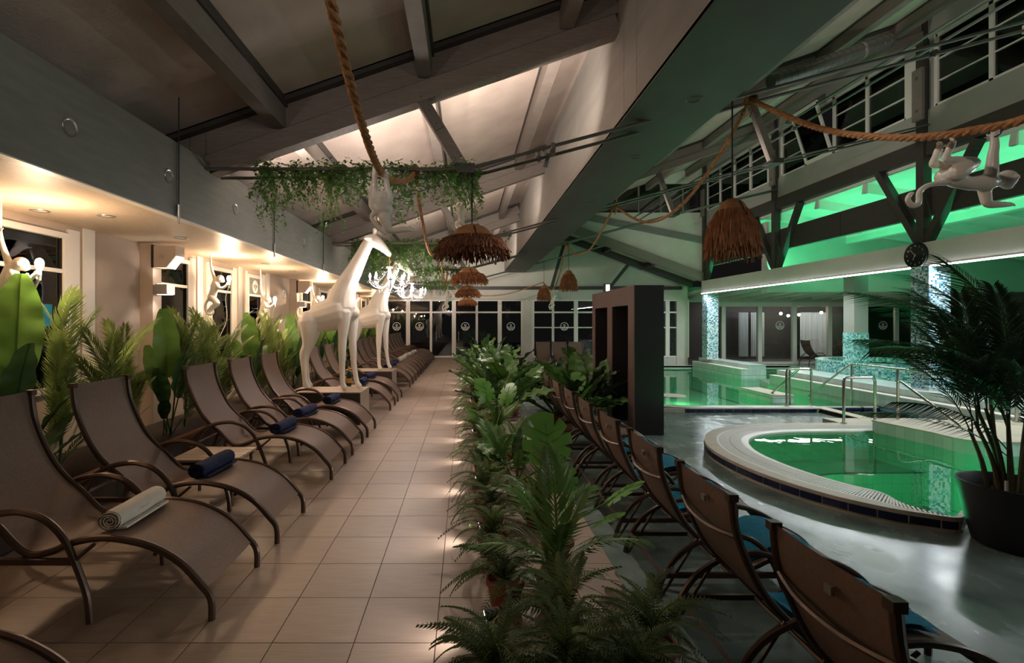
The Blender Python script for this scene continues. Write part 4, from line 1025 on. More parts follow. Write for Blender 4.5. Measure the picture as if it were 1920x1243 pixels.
for dy in (-.045, .045):
    limbm(mb, [mp(800, 720, 84, dy), mp(900, 660, 78, dy), mp(990, 610, 52, dy), mp(900, 600, 48, dy), mp(780, 590, 42, dy), mp(680, 590, 36, dy), mp(715, 500, 34, dy), mp(740, 440, 38, dy), mp(765, 405, 30, dy)])
    hand(mb, mp(750, 425, 0, dy)[:3], (.1, 0, 1), .85, (-.6, .2 if dy < 0 else -.2, .2))
limbm(mb, [mp(760, 800, 34), mp(640, 815, 26), mp(540, 845, 26), mp(475, 905, 28), mp(470, 985, 29), mp(455, 1035, 30), mp(395, 1045, 29), mp(350, 985, 26), mp(375, 930, 22), mp(405, 912, 15)])
MM1 = blob(mb, 'body', 'resin_white', .0055, 4)
def monkey(label, me, loc, rot=(0, 0, 0), sc=1.0):
    t = thing('monkey_sculpture', label, 'sculpture', loc); inst('body', me, t, (0, 0, 0), rot, sc); return t
t = monkey('large white monkey sculpture stretched out below the rope at the right edge', MM1, CQ)
for x, y, dy in ((740, 400, 0.0), (1250, 290, -.02)):
    q = Vector(mp(x, y, 0, dy)[:3]); MB().tube(catmull([q + Vector((.0, 0, .045)), q + Vector((.012, -.03, .02)), q + Vector((-.005, -.03, -.02)), q + Vector((-.03, -.02, -.035))], 4), .004, 6).build('cable_tie', 'cord_black', t)
# (b) monkey hanging from the left rope, seen from behind
NY = 3.36; CN = Pt(716, 372, NY)
def np_(x, y, r, dy=0):
    q = Pt(650 + x / 7.313, 290 + y / 7.313, NY); return (q.x - CN.x, dy, q.z - CN.z, r / 7.313 * NY / F)
mb = MB()
limbm(mb, [np_(480, 600, 110), np_(488, 680, 128, .02), np_(490, 760, 132, .03), np_(500, 840, 95, .03)], 14)
limbm(mb, [np_(365, 590, 60), np_(372, 480, 50), np_(385, 380, 45), np_(383, 280, 38), np_(380, 200, 32)]); hand(mb, np_(385, 190, 0)[:3], (.2, 0, 1), .9, (.6, .4, .1))
limbm(mb, [np_(560, 650, 66), np_(590, 570, 56), np_(560, 470, 46), np_(548, 400, 42), np_(545, 350, 38)]); hand(mb, np_(540, 350, 0)[:3], (0, 0, 1), .85, (-.4, .5, .1))
limbm(mb, [np_(370, 600, 70), np_(360, 690, 62), np_(420, 760, 60)])
headm(mb, np_(450, 790, 0, .1)[:3], (-.3, .6, -.7), (0, .6, .4), 120 / 7.313 * NY / F)
limbm(mb, [np_(510, 860, 76), np_(550, 950, 66), np_(590, 1030, 50), np_(690, 1040, 44), np_(790, 1025, 42), np_(850, 1030, 38)]); hand(mb, np_(850, 1030, 0)[:3], (1, 0, .0), .8, (0, .5, -.3))
limbm(mb, [np_(390, 800, 44), np_(340, 850, 32), np_(380, 930, 30), np_(440, 1000, 31), np_(500, 1060, 32), np_(535, 1090, 24)])
MM2 = blob(mb, 'body', 'resin_white', .0055, 4)
monkey('large white monkey sculpture hanging from the left rope above the nearer giraffe', MM2, CN)
# (c) hanging monkey holding a bulb, hanging point at the origin
mb = MB()
limbm(mb, [(0, 0, -.02, .016), (.01, 0, -.10, .021), (.035, 0, -.19, .024), (.065, 0, -.29, .032)]); hand(mb, (0, 0, -.02), (.1, 0, 1), .8, (.5, .5, .2))
limbm(mb, [(.07, 0, -.31, .05), (.065, 0, -.38, .066), (.04, 0, -.47, .058), (.015, 0, -.55, .066)], 14)
headm(mb, (.135, 0, -.265), (.9, 0, -.25), (.1, 0, 1), .058)
limbm(mb, [(.08, -.03, -.34, .032), (.14, -.05, -.41, .027), (.20, -.04, -.40, .022), (.245, -.02, -.345, .018)]); hand(mb, (.25, -.015, -.34), (.2, .3, .9), .75, (.3, .6, .2))
for s_ in (-1, 1):
    limbm(mb, [(.02, s_ * .035, -.56, .048), (.085, s_ * .06, -.64, .036), (.03, s_ * .06, -.70, .027), (-.02, s_ * .055, -.76, .022)]); hand(mb, (-.02, s_ * .055, -.765), (.5, 0, -.8), .75, (.4, 0, .2))
limbm(mb, [(-.02, 0, -.58, .026), (-.07, 0, -.65, .019), (-.075, 0, -.74, .018), (-.03, 0, -.81, .018), (.03, 0, -.80, .016), (.04, 0, -.75, .010)])
MM3 = blob(mb, 'body', 'resin_white', .0062, 4)
def bulb_monkey(label, x, y, ztop, rz, power, lampr=.03, hung=True, sc=1.0):
    t = thing('monkey_lamp', label, 'lamp', (x, y, ztop), rz); inst('body', MM3, t, (0, 0, 0), (0, 0, 0), sc)
    if hung: MB().tube([(0, 0, -.04), (0, 0, 2.6 - ztop)], .012, 8).build('hanging_rope', 'print_white', t, smooth=True)
    b = MB().lathe([(0, -.36), (.013, -.355), (.014, -.32), (.016, -.31), (.03, -.275), (.032, -.25), (.022, -.222), (0, -.21)], 14, (.262, 0, 0)); b.build('bulb', 'bulb_warm', t, smooth=True)
    MB().lathe([(0, -.40), (.012, -.40), (.015, -.35), (.0, -.345)], 10, (.262, 0, 0)).build('socket', 'print_white', t, smooth=True)
    MB().tube(catmull([(.262, 0, -.40), (.2, .05, -.55), (.22, .03, -.9), (.12, -.08, -1.2)], 5), .005, 6).build('cable', 'print_white', t, smooth=True)
    if power: point('bulb_light', (.262 + .0, 0, -.255), power, WARM, .04, t)
    return t
bulb_monkey('white monkey lamp with lit bulb hanging before the nearest left window', -3.83, 4.10, 2.32, .35, 100)
bulb_monkey('white monkey lamp hanging beside the first post with its bulb lit', -3.90, 7.62, 2.50, .2, 100)
bulb_monkey('white monkey lamp hanging low by the wireless sign window', -3.85, 9.35, 2.26, .1, 100)
bulb_monkey('white monkey lamp behind the nearer giraffe', -3.85, 12.5, 2.45, .1, 130)
bulb_monkey('white monkey lamp behind the farther giraffe', -3.85, 16.2, 2.45, .1, 120)
bulb_monkey('white monkey lamp in the far left corner', -3.85, 19.8, 2.45, .1, 90)
bulb_monkey('added white monkey lamp left of the camera, unseen beyond the picture edge', -3.85, .7, 2.4, .3, 30)  # added lamp outside the view, brightens the near end
for lab, loc, sc in (('small white monkey perched above the nearest straw lamp', (.02, 5.92, 3.12), .62), ('small white monkey dangling from the left rope before the far glazing', (-.57, 15.9, 2.68), .95), ('small white monkey dangling from the right rope before the far windows', (3.2, 18.2, 2.80), .95)):
    t = monkey(lab, MM3, loc, (0, .15, .4), sc)
    if loc[1] < 7: t.children[0].rotation_euler = (0, -.2, 2.6)
# ---- ropes
def rope(label, pts, r=.02, n=10):
    c = catmull(pts, n); t = thing('rope', label, 'rope', c[0]); o0 = Vector(c[0])
    L_ = [0]
    for p, q in zip(c, c[1:]): L_.append(L_[-1] + (q - p).length)
    tot = L_[-1]; N = max(20, int(tot / .02)); path = []; k = 0
    for i in range(N + 1):
        d = tot * i / N
        while k < len(c) - 2 and L_[k + 1] < d: k += 1
        f = (d - L_[k]) / max(1e-6, L_[k + 1] - L_[k]); path.append(c[k].lerp(c[k + 1], f))
    for s_ in range(3):                                # three strands twisted
        pp = []; up = Vector((0, 0, 1))
        for i, p in enumerate(path):
            tg = (path[min(i + 1, N)] - path[max(i - 1, 0)]).normalized(); x = tg.cross(up)
            if x.length < 1e-4: x = Vector((1, 0, 0))
            x.normalize(); y = x.cross(tg); a = i * .02 * tot / (tot) * 2 * PI / (r * 7) + s_ * 2 * PI / 3
            pp.append(p - o0 + x * math.cos(a) * r * .5 + y * math.sin(a) * r * .5)
        MB().tube(pp, r * .62, 6).build('strand', 'rope', t, smooth=True)
    return t
def knot(label, c, r=.05):
    t = thing('rope_knot', label, 'rope', c); mb = MB()
    for k in range(4): mb.tube([(math.cos(a) * r * (1 - .1 * k), (k - 1.5) * .03 + .012 * math.sin(2 * a), math.sin(a) * r * 1.1) for a in [q * PI / 8 for q in range(16)]], .014, 6, closed=True)
    mb.build('windings', 'rope', t, smooth=True)
    MB().tube([(0, 0, -r), (.02, -.02, -.13), (.0, .01, -.2)], .010, 6).build('loose_end', 'rope', t, smooth=True); return t
XR, XLp = 3.2, -.57
rope('thick rope sagging from the right edge with the stretched monkey', [(XR, .5, 4.05), (XR, 1.6, 3.12), (XR, 2.6, 2.755), (XR, 3.2, 2.79), (XR, 3.85, 3.0), (XR, 4.6, 3.38), (XR, 5.6, 4.07)], .026)
rope('rope sagging between the first and second right tie points', [(XR, 5.6, 4.07), (XR, 6.3, 3.66), (XR, 7.3, 3.32), (XR, 8.4, 3.27), (XR, 9.5, 3.55), (XR, 10.7, 4.09)], .022)
rope('rope sagging between the second and third right tie points', [(XR, 10.7, 4.09), (XR, 11.5, 3.78), (XR, 12.7, 3.46), (XR, 13.8, 3.43), (XR, 14.8, 3.62), (XR, 15.8, 4.06)], .022)
rope('rope dropping from the third right tie point to the far windows', [(XR, 15.8, 4.06), (XR, 16.8, 3.3), (XR, 17.8, 2.85), (XR, 18.8, 2.8), (XR, 20.6, 3.22)], .022)
rope('rope slung across in front of the far windows', [(XR, 20.6, 3.22), (1.9, 20.6, 2.78), (.8, 20.6, 2.66), (-.2, 20.6, 2.85), (-.57, 20.6, 3.2)], .02)
rope('thick rope running in from the top edge to the left hanging monkey', [(XLp, .5, 4.1), (XLp, 1.4, 3.42), (XLp, 2.1, 2.93), (XLp, 2.75, 2.66), (XLp, 3.4, 2.585), (XLp, 4.2, 2.76), (XLp, 5.0, 3.0), (XLp, 5.6, 3.27)], .024)
rope('rope sagging between the first and second left tie points', [(XLp, 5.6, 3.27), (XLp, 6.3, 2.98), (XLp, 7.3, 2.74), (XLp, 8.3, 2.70), (XLp, 9.6, 2.95), (XLp, 10.7, 3.27)], .022)
rope('rope sagging beyond the second left tie point', [(XLp, 10.7, 3.27), (XLp, 12, 2.85), (XLp, 13.5, 2.6), (XLp, 14.6, 2.72), (XLp, 15.8, 3.27)], .022)
for k, y in enumerate((5.6, 10.7, 15.8)):
    knot('%s rope knot round the right tie rods' % ORD[k], (XR, y, 4.08)); knot('%s rope knot round the left tie rods' % ORD[k], (XLp, y, 3.26))
# ---- straw pendant lamps
def straw_lamp(label, c, top, dome, fringe, ztie, seed, mfr='straw_fringe', cord=True):
    """dome: profile (r,z) of the woven cap from the top; fringe rows: (r0,z0,r1,z1,count)"""
    rr = random.Random(seed); t = thing('pendant_lamp', label, 'pendant lamp', c)
    MB().lathe(dome, 28).build('woven_cap', 'straw', t, smooth=True, sharp=180)
    fr = MB()
    for (r0, z0, r1, z1, n) in fringe:
        for i in range(n):
            a = 2 * PI * i / n + rr.uniform(-.1, .1); f = rr.uniform(.75, 1.18); da = rr.uniform(-.16, .16)
            rm = (r0 + r1) / 2 * rr.uniform(1.0, 1.12); ze = z0 + (z1 - z0) * f; re = r0 + (r1 - r0) * f
            pts = [(r0 * math.cos(a), r0 * math.sin(a), z0), (rm * math.cos(a + da * .4), rm * math.sin(a + da * .4), (z0 + ze) / 2 + .015), (re * math.cos(a + da), re * math.sin(a + da), ze)]
            fr.tube(catmull(pts, 2), rr.uniform(.0045, .0075), 4, caps=False)
    tag(fr.build('straw_fringe', mfr, t, smooth=True), kind='stuff')
    if cord: MB().tube([(0, 0, top), (0, 0, ztie - c[2])], .008, 6).build('cord', 'cord_black', t)
    MB().tube([(.02, -dome[2][0] - .002, dome[2][1]), (.05, -dome[-1][0] - .01, dome[-1][1])], .008, 6).build('seam_cord', 'cord_black', t)
    MB().lathe([(0, -.02), (.05, -.02), (.05, -.1), (0, -.11)], 12, (0, 0, top)).build('socket', 'cord_black', t, smooth=True)
    return t
DA = [(.02, .01), (.10, .0), (.16, -.03), (.22, -.10), (.26, -.17)]
FA = [(.23, -.12, .36, -.23, 150), (.25, -.15, .41, -.28, 200), (.26, -.17, .40, -.33, 240), (.25, -.17, .36, -.36, 170)]
for k, (y, zt, s_) in enumerate(((5.43, 2.62, 1), (10.87, 2.76, 1), (15.63, 2.71, 1), (20.73, 2.62, 1))):
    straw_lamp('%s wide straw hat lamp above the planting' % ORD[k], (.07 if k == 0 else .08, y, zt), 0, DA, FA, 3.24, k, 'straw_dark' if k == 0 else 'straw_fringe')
DB = [(.02, .01), (.06, 0), (.11, -.04), (.15, -.11), (.18, -.2)]
FB = [(.15, -.12, .20, -.28, 110), (.17, -.18, .25, -.40, 150), (.18, -.2, .28, -.52, 200), (.18, -.22, .27, -.60, 190), (.17, -.2, .2, -.62, 100)]
for k, (u, y, vt, lab) in enumerate(((1373, 5.43, 374, 'bell-shaped straw lamp hanging near the clerestory, largest of its kind'), (1066, 15.63, 507, 'bell-shaped straw lamp hanging before the far pool windows'), (1020, 20.73, 535, 'smallest bell-shaped straw lamp in front of the far windows'))):
    q = Pt(u, vt, y); straw_lamp(lab, q, 0, DB, FB, 3.24 + q.x * .2636, 20 + k)
# ---- wall lamps and emergency light boxes on the posts
for k, y in enumerate((6.42, 11.9, 17.3)):
    t = thing('wall_lamp', '%s up-and-down wall lamp on a cream post' % ORD[k], 'wall lamp', (-3.95, y + .05, 1.98))
    MB().box(-4.03, -3.99, y + .01, y + .12, 1.93, 2.05).build('bracket', 'silver', t, world=True)
    MB().box(-3.99, -3.84, y - .02, y + .16, 1.93, 2.06).build('housing', 'silver', t, world=True)
    MB().box(-3.975, -3.855, y - .005, y + .145, 2.06, 2.064).build('diffuser', 'lamp_white', t, world=True); MB().box(-3.975, -3.855, y - .005, y + .145, 1.926, 1.93).build('diffuser', 'lamp_white', t, world=True)
    spot('wall_lamp_beam', (-3.91, y - .03, 2.08), (-.1, .0, 1), 2.5, NEUT, 120, .7, .03); spot('wall_lamp_beam', (-3.91, y - .03, 1.91), (-.1, .0, -1), 3, NEUT, 120, .7, .03)
    t = thing('emergency_light', '%s box-shaped emergency light on top of a cream post' % ORD[k], 'emergency light', (-3.9, y, 2.42))
    MB().box(-4.03, -3.99, y - .04, y + .14, 2.27, 2.56).build('backplate', 'gasket', t, world=True)
    MB().prism([(-3.99, y - .05, 2.27), (-3.83, y - .05, 2.27), (-3.71, y - .05, 2.42), (-3.71, y - .05, 2.55), (-3.99, y - .05, 2.55)], (0, .2, 0)).build('housing', 'wall_cream', t, world=True, fix=True)
    MB().prism([(-3.822, y - .03, 2.268), (-3.704, y - .03, 2.418), (-3.70, y - .03, 2.412), (-3.815, y - .03, 2.262)], (0, .16, 0)).build('diffuser', 'lamp_white', t, world=True, fix=True)
    MB().tube([(-3.89 + .022 * math.cos(a), y - .052, 2.41 + .022 * math.sin(a)) for a in [q * PI / 8 for q in range(16)]], .005, 5, closed=True).build('test_button', 'silver', t, world=True)
# added unseen spotlights on the tie rods, inferred from ceiling and clerestory brightness
kk = 0
for ty in (.5, 5.6, 10.7, 15.8):
    for x in (-2.3, -1.2, -.15, .85):
        zz = 3.24 + max(0, x) * .2636
        t = thing('added_truss_spot', '%s added small grey spotlight clipped on the tie rods, counted from the near left' % ORD[kk], 'spotlight', (x, ty + .17, zz)); kk += 1
        MB().box(-.02, .02, -.025, .025, -.03, .03).build('clip', 'steel_grey', t)
        MB().tube([(0, .03, .03), (0, .07, .09)], [.028, .036], 12).build('housing', 'steel_grey', t, smooth=True)
        spot('added_truss_beam', (x, ty + .26, zz + .13), (0, .62, .78) if 1 < ty < 12 else (0, .85, .5) if ty > 12 else (0, .9, .4), (100, 95, 130)[int(ty > 6) + int(ty > 11)] if ty > 1 else 20, (1, .86, .77), 112, .7, .04)
    t = thing('added_truss_spot', '%s added small grey spotlight clipped on the tie rods, aimed at the clerestory' % ORD[kk], 'spotlight', (5.4, ty + .17, 3.24 + 5.4 * .2636)); kk += 1
    MB().box(-.02, .02, -.025, .025, -.03, .03).build('clip', 'steel_grey', t); MB().tube([(.02, .03, .03), (.09, .05, .06)], [.028, .036], 12).build('housing', 'steel_grey', t, smooth=True)
    spot('added_truss_beam', (5.52, ty + .25, 3.24 + 5.4 * .2636 + .1), (.9, .6, .42), 90, (1, .88, .8), 120, .9, .04)
kk = 0
for ty, dy in ((.5, 1.0), (5.6, -.42), (5.6, .55), (10.7, -.45), (10.7, .45), (15.8, -.4)):  # added downlights, none seen, to brighten the planting row
    s_ = 1 if dy > 0 else -1; x = .95; zz = 3.24 + x * .2636; yy = ty + s_ * .17
    t = thing('added_planting_spot', '%s added small grey downlight on the tie rods above the planting, counted from the camera' % ORD[kk], 'spotlight', (x, yy, zz)); kk += 1
    MB().box(-.02, .02, -.025, .025, -.03, .03).build('clip', 'steel_grey', t); MB().tube([(0, s_ * .03, -.03), (-.02, s_ * .05, -.11)], [.028, .036], 12).build('housing', 'steel_grey', t, smooth=True)
    spot('added_planting_beam', (x - .03, yy + s_ * .07, zz - .15), (-.22, dy, -1), 22 if ty < 1 else 105, (1, .87, .74), 62, 1.0, .04)
for k, (x, tgt, pw) in enumerate(((-1.7, (-.6, 3.36, 2.45), 16), (1.3, (3.4, 3.42, 2.6), 34))):  # added spots out of view that brighten the two rope monkeys
    zz = 3.24 + max(0, x) * .2636; src = Vector((x, .67, zz)); d_ = (Vector(tgt) - src).normalized()
    t = thing('added_monkey_spot', 'added small grey spotlight on the overhead tie rods aimed at the %s rope monkey' % ('left', 'right')[k], 'spotlight', src)
    MB().box(-.02, .02, -.025, .025, -.03, .03).build('clip', 'steel_grey', t); MB().tube([d_ * .03, d_ * .1], [.028, .036], 12).build('housing', 'steel_grey', t, smooth=True)
    spot('added_monkey_beam', src + d_ * .13, d_, pw, (1, .86, .72), 34, .9, .03)
# ring hook, cables, sign on the left wall
q = Pt(526, 547, 11.2); t = thing('wall_ring', 'small white ring hook on the left wall beside the second post', 'hook', (-4.15, 11.2, 2.2))
MB().tube([(.06, .08 * math.cos(a), .08 * math.sin(a)) for a in [q_ * PI / 12 for q_ in range(24)]], .018, 8, closed=True).build('ring', 'print_white', t, smooth=True); MB().tube([(-.05, 0, 0), (.06, 0, .06)], .02, 8).build('stub', 'print_white', t, smooth=True)
t = thing('wireless_sign', 'grey window sign with white disc and wireless signal arcs', 'sign', (XL + .01, 9.9, 2.27))
MB().box(0, .008, -.26, .26, -.17, .17).build('board', 'fascia', t)
cd = MB().lathe([(0, 0), (.13, 0)], 28); cd.v = [(.010, x, y_) for x, y_, z in cd.v]; cd.build('disc', 'print_white', t)
ac = MB()
for rr_ in (.04, .07, .10): ac.tube([(.013, rr_ * math.cos(a), -.06 + rr_ * math.sin(a)) for a in [PI * .22 + PI * .56 * q_ / 10 for q_ in range(11)]], .008, 5)
ac.ell((.013, 0, -.06), .014, 8, 6); ac.build('arcs', 'fascia', t)
t = thing('poster', 'small blue notice low on the nearest left window', 'poster', (XL + .03, 4.9, 1.65)); MB().box(0, .004, -.25, .12, -.12, .10).build('sheet', 'towel_teal', t)
# ---- dark portal
t = thing('shower_portal', 'tall dark brown portal frame with two openings beside the pool', 'portal', (3.14, 9.95, ZR))
for y0, y1 in ((8.54, 8.85), (9.82, 10.15), (11.1, 11.35)):
    MB().box(2.90, 3.40, y0, y1, ZR, 1.87).build('post', 'portal_dark', t, world=True)
    MB().box(2.885, 2.90, y0, y1, ZR, 1.87).build('face_panel', 'portal_side', t, world=True)
MB().box(2.90, 3.40, 8.54, 11.35, 1.87, 2.205).build('lintel', 'portal_dark', t, world=True); MB().box(2.885, 2.90, 8.54, 11.35, 1.87, 2.205).build('face_panel', 'portal_side', t, world=True)
for y0, y1 in ((8.85, 9.82), (10.15, 11.1)): MB().box(3.36, 3.40, y0, y1, ZR, 1.87).build('back_panel', 'portal_dark', t, world=True)
t = thing('ceiling_speaker', 'small white box light standing on top of the portal', 'lamp', (3.1, 10.9, 2.205)); MB().box(-.07, .05, -.07, .07, .02, .2).build('housing', 'gasket', t); MB().box(-.05, .03, -.075, -.07, .04, .18).build('front', 'lamp_white', t); MB().box(-.03, .02, -.03, .03, 0, .02).build('foot', 'gasket', t)
# ---- handrails
def rail(label, paths, base):
    t = thing('handrail', label, 'handrail', base)
    for i, p in enumerate(paths): MB().tube(p, .024, 10).build(('rail', 'post', 'post', 'post', 'post')[min(i, 4)], 'chrome', t, world=True, smooth=True)
    for p in paths:
        e = Vector(p[0]); MB().lathe([(.05, 0), (.05, .012), (.026, .014)], 14, tuple(e)).build('flange', 'chrome', t, world=True, smooth=True)
def U(x0, x1, y0, y1, z0, z1, r=.07):
    a = Vector((x0, y0, z0)); b = Vector((x1, y1, z0)); d = (b - a).normalized(); up = Vector((0, 0, 1)); h = z1 - z0
    pts = [a, a + up * (h - r)]
    for q in (.25, .5, .75, 1): an = q * PI / 2; pts.append(a + up * (h - r + r * math.sin(an)) + d * r * (1 - math.cos(an)))
    for q in (0, .25, .5, .75, 1): an = q * PI / 2; pts.append(b + up * (h - r + r * math.cos(an)) - d * r * (1 - math.sin(an)))
    pts.append(b); return pts
rail('low steel handrail with slanted bar at the edge of the large pool', [U(6.99, 7.53, 10.85, 10.85, -.26, .55), [(7.55, 11.6, -1.2), (7.55, 11.6, .50)], [(7.75, 13.0, -.5), (7.5, 11.2, .52)]], (7.2, 10.85, -.26))
rail('square steel handrail hoop at the back of the whirlpool', [U(6.68, 7.23, 8.8, 8.8, -.22, .59)], (6.9, 8.8, -.22))
rail('long steel handrail running beside the footbath to the palm', [[(8.96, 11.56, -.9), (8.96, 11.56, .60)], [(8.96, 13.0, -.36), (8.96, 12.9, -.26), (8.96, 11.6, .58), (8.96, 11.45, .60), (8.96, 10.33, .60), (8.96, 8.0, .60)], [(8.96, 10.33, -.3), (8.96, 10.33, .60)], [(8.96, 8.1, -.06), (8.96, 8.1, .60)]], (8.96, 10.33, -.3))
rail('slanted steel handrail leading down over the whirlpool bench', [[(8.07, 9.3, -.285), (8.07, 9.3, .41), (8.06, 9.26, .46), (8.04, 9.18, .465), (7.63, 7.70, -.02), (7.62, 7.66, -.06)]], (8.07, 9.3, -.285))
rail('steel grab rail at the steps of the round spa tub', [[(12.1, 12.7, .45), (12.1, 12.7, 1.35), (12.2, 12.75, 1.42), (12.45, 12.9, 1.42), (12.6, 13.0, 1.35), (13.1, 13.1, .48)]], (12.1, 12.7, .45))
rail('second steel grab rail behind the palm at the round spa tub', [[(13.4, 13.2, .45), (13.4, 13.2, 1.3), (13.5, 13.2, 1.36), (13.7, 13.3, 1.3), (14.0, 13.5, .48)]], (13.4, 13.2, .45))
# ---- clock
t = thing('wall_clock', 'round black wall clock with white numerals on the long beam', 'clock', (9.655, 10.66, 3.0)); RC = .275
c = MB().lathe([(0, .0), (RC, .0), (RC, .03), (RC * .96, .045), (RC * .86, .034), (0, .034)], 48); c.v = [(-z, -x, y_) for x, y_, z in c.v]; c.build('case', 'clock_black', t, smooth=True, fix=True)
def clk(a, r): return (-.038, -r * math.sin(a), r * math.cos(a))
for h in range(1, 13):
    a = 2 * PI * h / 12; cu = bpy.data.curves.new('numeral', 'FONT'); cu.body = str(h); cu.size = .055; cu.align_x = 'CENTER'; cu.align_y = 'CENTER'; cu.extrude = .001
    o = bpy.data.objects.new('numeral', cu); COL.objects.link(o); dg = bpy.context.evaluated_depsgraph_get()
    me = bpy.data.meshes.new_from_object(o.evaluated_get(dg)); bpy.data.objects.remove(o); me.materials.append(MATS['print_white'])
    inst('numeral', me, t, clk(a, RC * .72), (PI / 2, 0, -PI / 2))
for a, L_, w_ in ((2 * PI * 53 / 60, RC * .66, .008), (2 * PI * 6.88 / 12, RC * .4, .011)):
    p0, p1 = Vector(clk(a, -.03)), Vector(clk(a, L_)); MB().beam(p0 + Vector((-.004, 0, 0)), p1 + Vector((-.004, 0, 0)), .003, w_, Vector((1, 0, 0)).cross(p1 - p0)).build('hand', 'print_white', t)
# ---- duct and pipes under the right roof
t = thing('ventilation_duct', 'spiral metal ventilation duct under the right roof slope', 'duct', (5.8, 8.0, 5.8))
a, b = Vector((4.9, 8.0, 5.42)), Vector((6.8, 8.0, 6.08)); d = (b - a)
MB().tube([a, b], .12, 20).build('pipe', 'duct', t, world=True, smooth=True)
for i in range(18): p = a + d * (i + .5) / 18; MB().tube([p - d * .003, p + d * .003], .124, 20).build('seam', 'duct', t, world=True, smooth=True)
MB().tube([b - d * .25, b - d * .23], .13, 20).build('clamp', 'silver', t, world=True, smooth=True)
for k, (x, z) in enumerate(((6.9, 5.85), (7.05, 5.72))):
    t = thing('service_pipe', ('upper', 'lower')[k] + ' thin service pipe running along the hall below the clerestory', 'pipe', (x, 10, z)); MB().tube([(x, -.5, z), (x, 20.5, z)], .022, 8).build('pipe', 'duct', t, world=True, smooth=True)
    for y in (5.6, 10.7, 15.8): MB().box(x - .035, x + .035, y - .03, y + .03, z - .035, z + .035).build('clamp', 'steel_grey', t, world=True)
# floor drain
t = thing('floor_drain', 'square steel floor drain between the loungers and the whirlpool', 'drain', (2.62, 3.05, ZR)); MB().box(-.07, .07, -.07, .07, 0, .004).build('plate', 'silver', t)
for rr_ in (.02, .037, .054): MB().tube([(rr_ * math.cos(a), rr_ * math.sin(a), .005) for a in [q_ * PI / 10 for q_ in range(20)]], .004, 5, closed=True).build('slot', 'gasket', t)
# bottle and bucket
MB().lathe([(0, 0), (.042, 0), (.044, .02), (.044, .19), (.036, .225), (.017, .265), (.0155, .33), (0, .33)], 20).build('glass_body', 'glass_green', bt, smooth=True)
MB().lathe([(.0185, .25), (.0195, .32), (.019, .335), (0, .342)], 16).build('foil', 'foil_gold', bt, smooth=True); MB().lathe([(.0448, .06), (.0448, .14)], 20).build('paper_label', 'foil_gold', bt, smooth=True)
t = thing('tray_stand', 'small round stand with the champagne bottle behind the near plinth', 'table', (-2.0, 8.54, 0)); MB().lathe([(0, .455), (.2, .455), (.2, .47), (0, .47)], 28).build('top', 'tabletop', t, smooth=True); MB().tube([(0, 0, .02), (0, 0, .455)], .02, 10).build('stem', 'lounger_frame', t, smooth=True); MB().lathe([(.16, 0), (.16, .012), (.02, .022)], 24).build('base', 'lounger_frame', t, smooth=True)

# ================================================================ PLANTS
def pinnate(name, m, L_, n, ll, lw, arch, vang=.5, tipf=.35, droop=.25, sweep=.9, seed=0, rach=.006, basef=.12):
    """feather leaf along local +x rising in z, leaflets to both sides"""
    rr = random.Random(seed); mb = MB()
    def ax(t): # arching midrib
        return Vector((L_ * (t - .12 * arch * t * t), 0, L_ * (arch * (.55 * t - .75 * t * t))))
    rp = [ax(i / 14) for i in range(15)]; mb.tube(rp, [rach * (1 - .8 * i / 14) for i in range(15)], 5, caps=False)
    for i in range(n):
        t = basef + (1 - basef) * (i + .5) / n; p = ax(t); tg = (ax(min(1, t + .02)) - ax(t - .02)).normalized()
        env = math.sin(PI * min(1, (t * .86 + .1))) ** .6; env = max(env, tipf)
        for s_ in (-1, 1):
            l = ll * env * rr.uniform(.88, 1.08); an = sweep * rr.uniform(.9, 1.1) * (1 - .45 * t)
            side = Vector((0, s_, 0)); up = side.cross(tg) * s_
            d = (tg * math.cos(an) + side * math.sin(an) + Vector((0, 0, 1)) * vang * .5).normalized()
            q1 = p + d * l * .5; q2 = p + d * l + Vector((0, 0, -droop * l))
            wv = d.cross(Vector((0, 0, 1))).normalized() * lw * .5
            b = len(mb.v); mb.v += [tuple(p), tuple(p + d * l * .28 + wv), tuple(p + d * l * .28 - wv), tuple(q1 + wv * .8 + Vector((0, 0, -droop * l * .12))), tuple(q1 - wv * .8 + Vector((0, 0, -droop * l * .12))), tuple(q2)]
            mb.f += [(b, b + 2, b + 1), (b + 1, b + 2, b + 4, b + 3), (b + 3, b + 4, b + 5)]
    return mb.mesh(name, m, False)
def blade(name, m, L_, W, stem, curl=.25, fold=.18, seed=0, tip=.5, wav=.012):
    rr = random.Random(seed); ph = rr.uniform(0, 6); mb = MB()
    def f(a, b):
        s_ = (b - .5) * 2; w_ = W / 2 * (math.sin(PI * (a * .93 + .035)) ** .62) * (1 - .25 * a * tip)
        x = L_ * (a - .10 * curl * a * a); z = -curl * L_ * a * a * .5 + fold * abs(s_) * w_ + wav * math.sin(a * 26 + ph) * abs(s_)
        return (stem + x, s_ * w_, z + .0)
    mb.grid(f, 18, 6)
    me = mb
    rb_ = [Vector((stem + L_ * (i / 10 - .1 * curl * (i / 10) ** 2), 0, -curl * L_ * (i / 10) ** 2 * .5 - .002)) for i in range(11)]
    mb.tube([(0, 0, 0)] + rb_, [.009] * 2 + [.008 * (1 - .08 * i) for i in range(10)], 6)
    o = mb.mesh(name, m, True, 60); return o
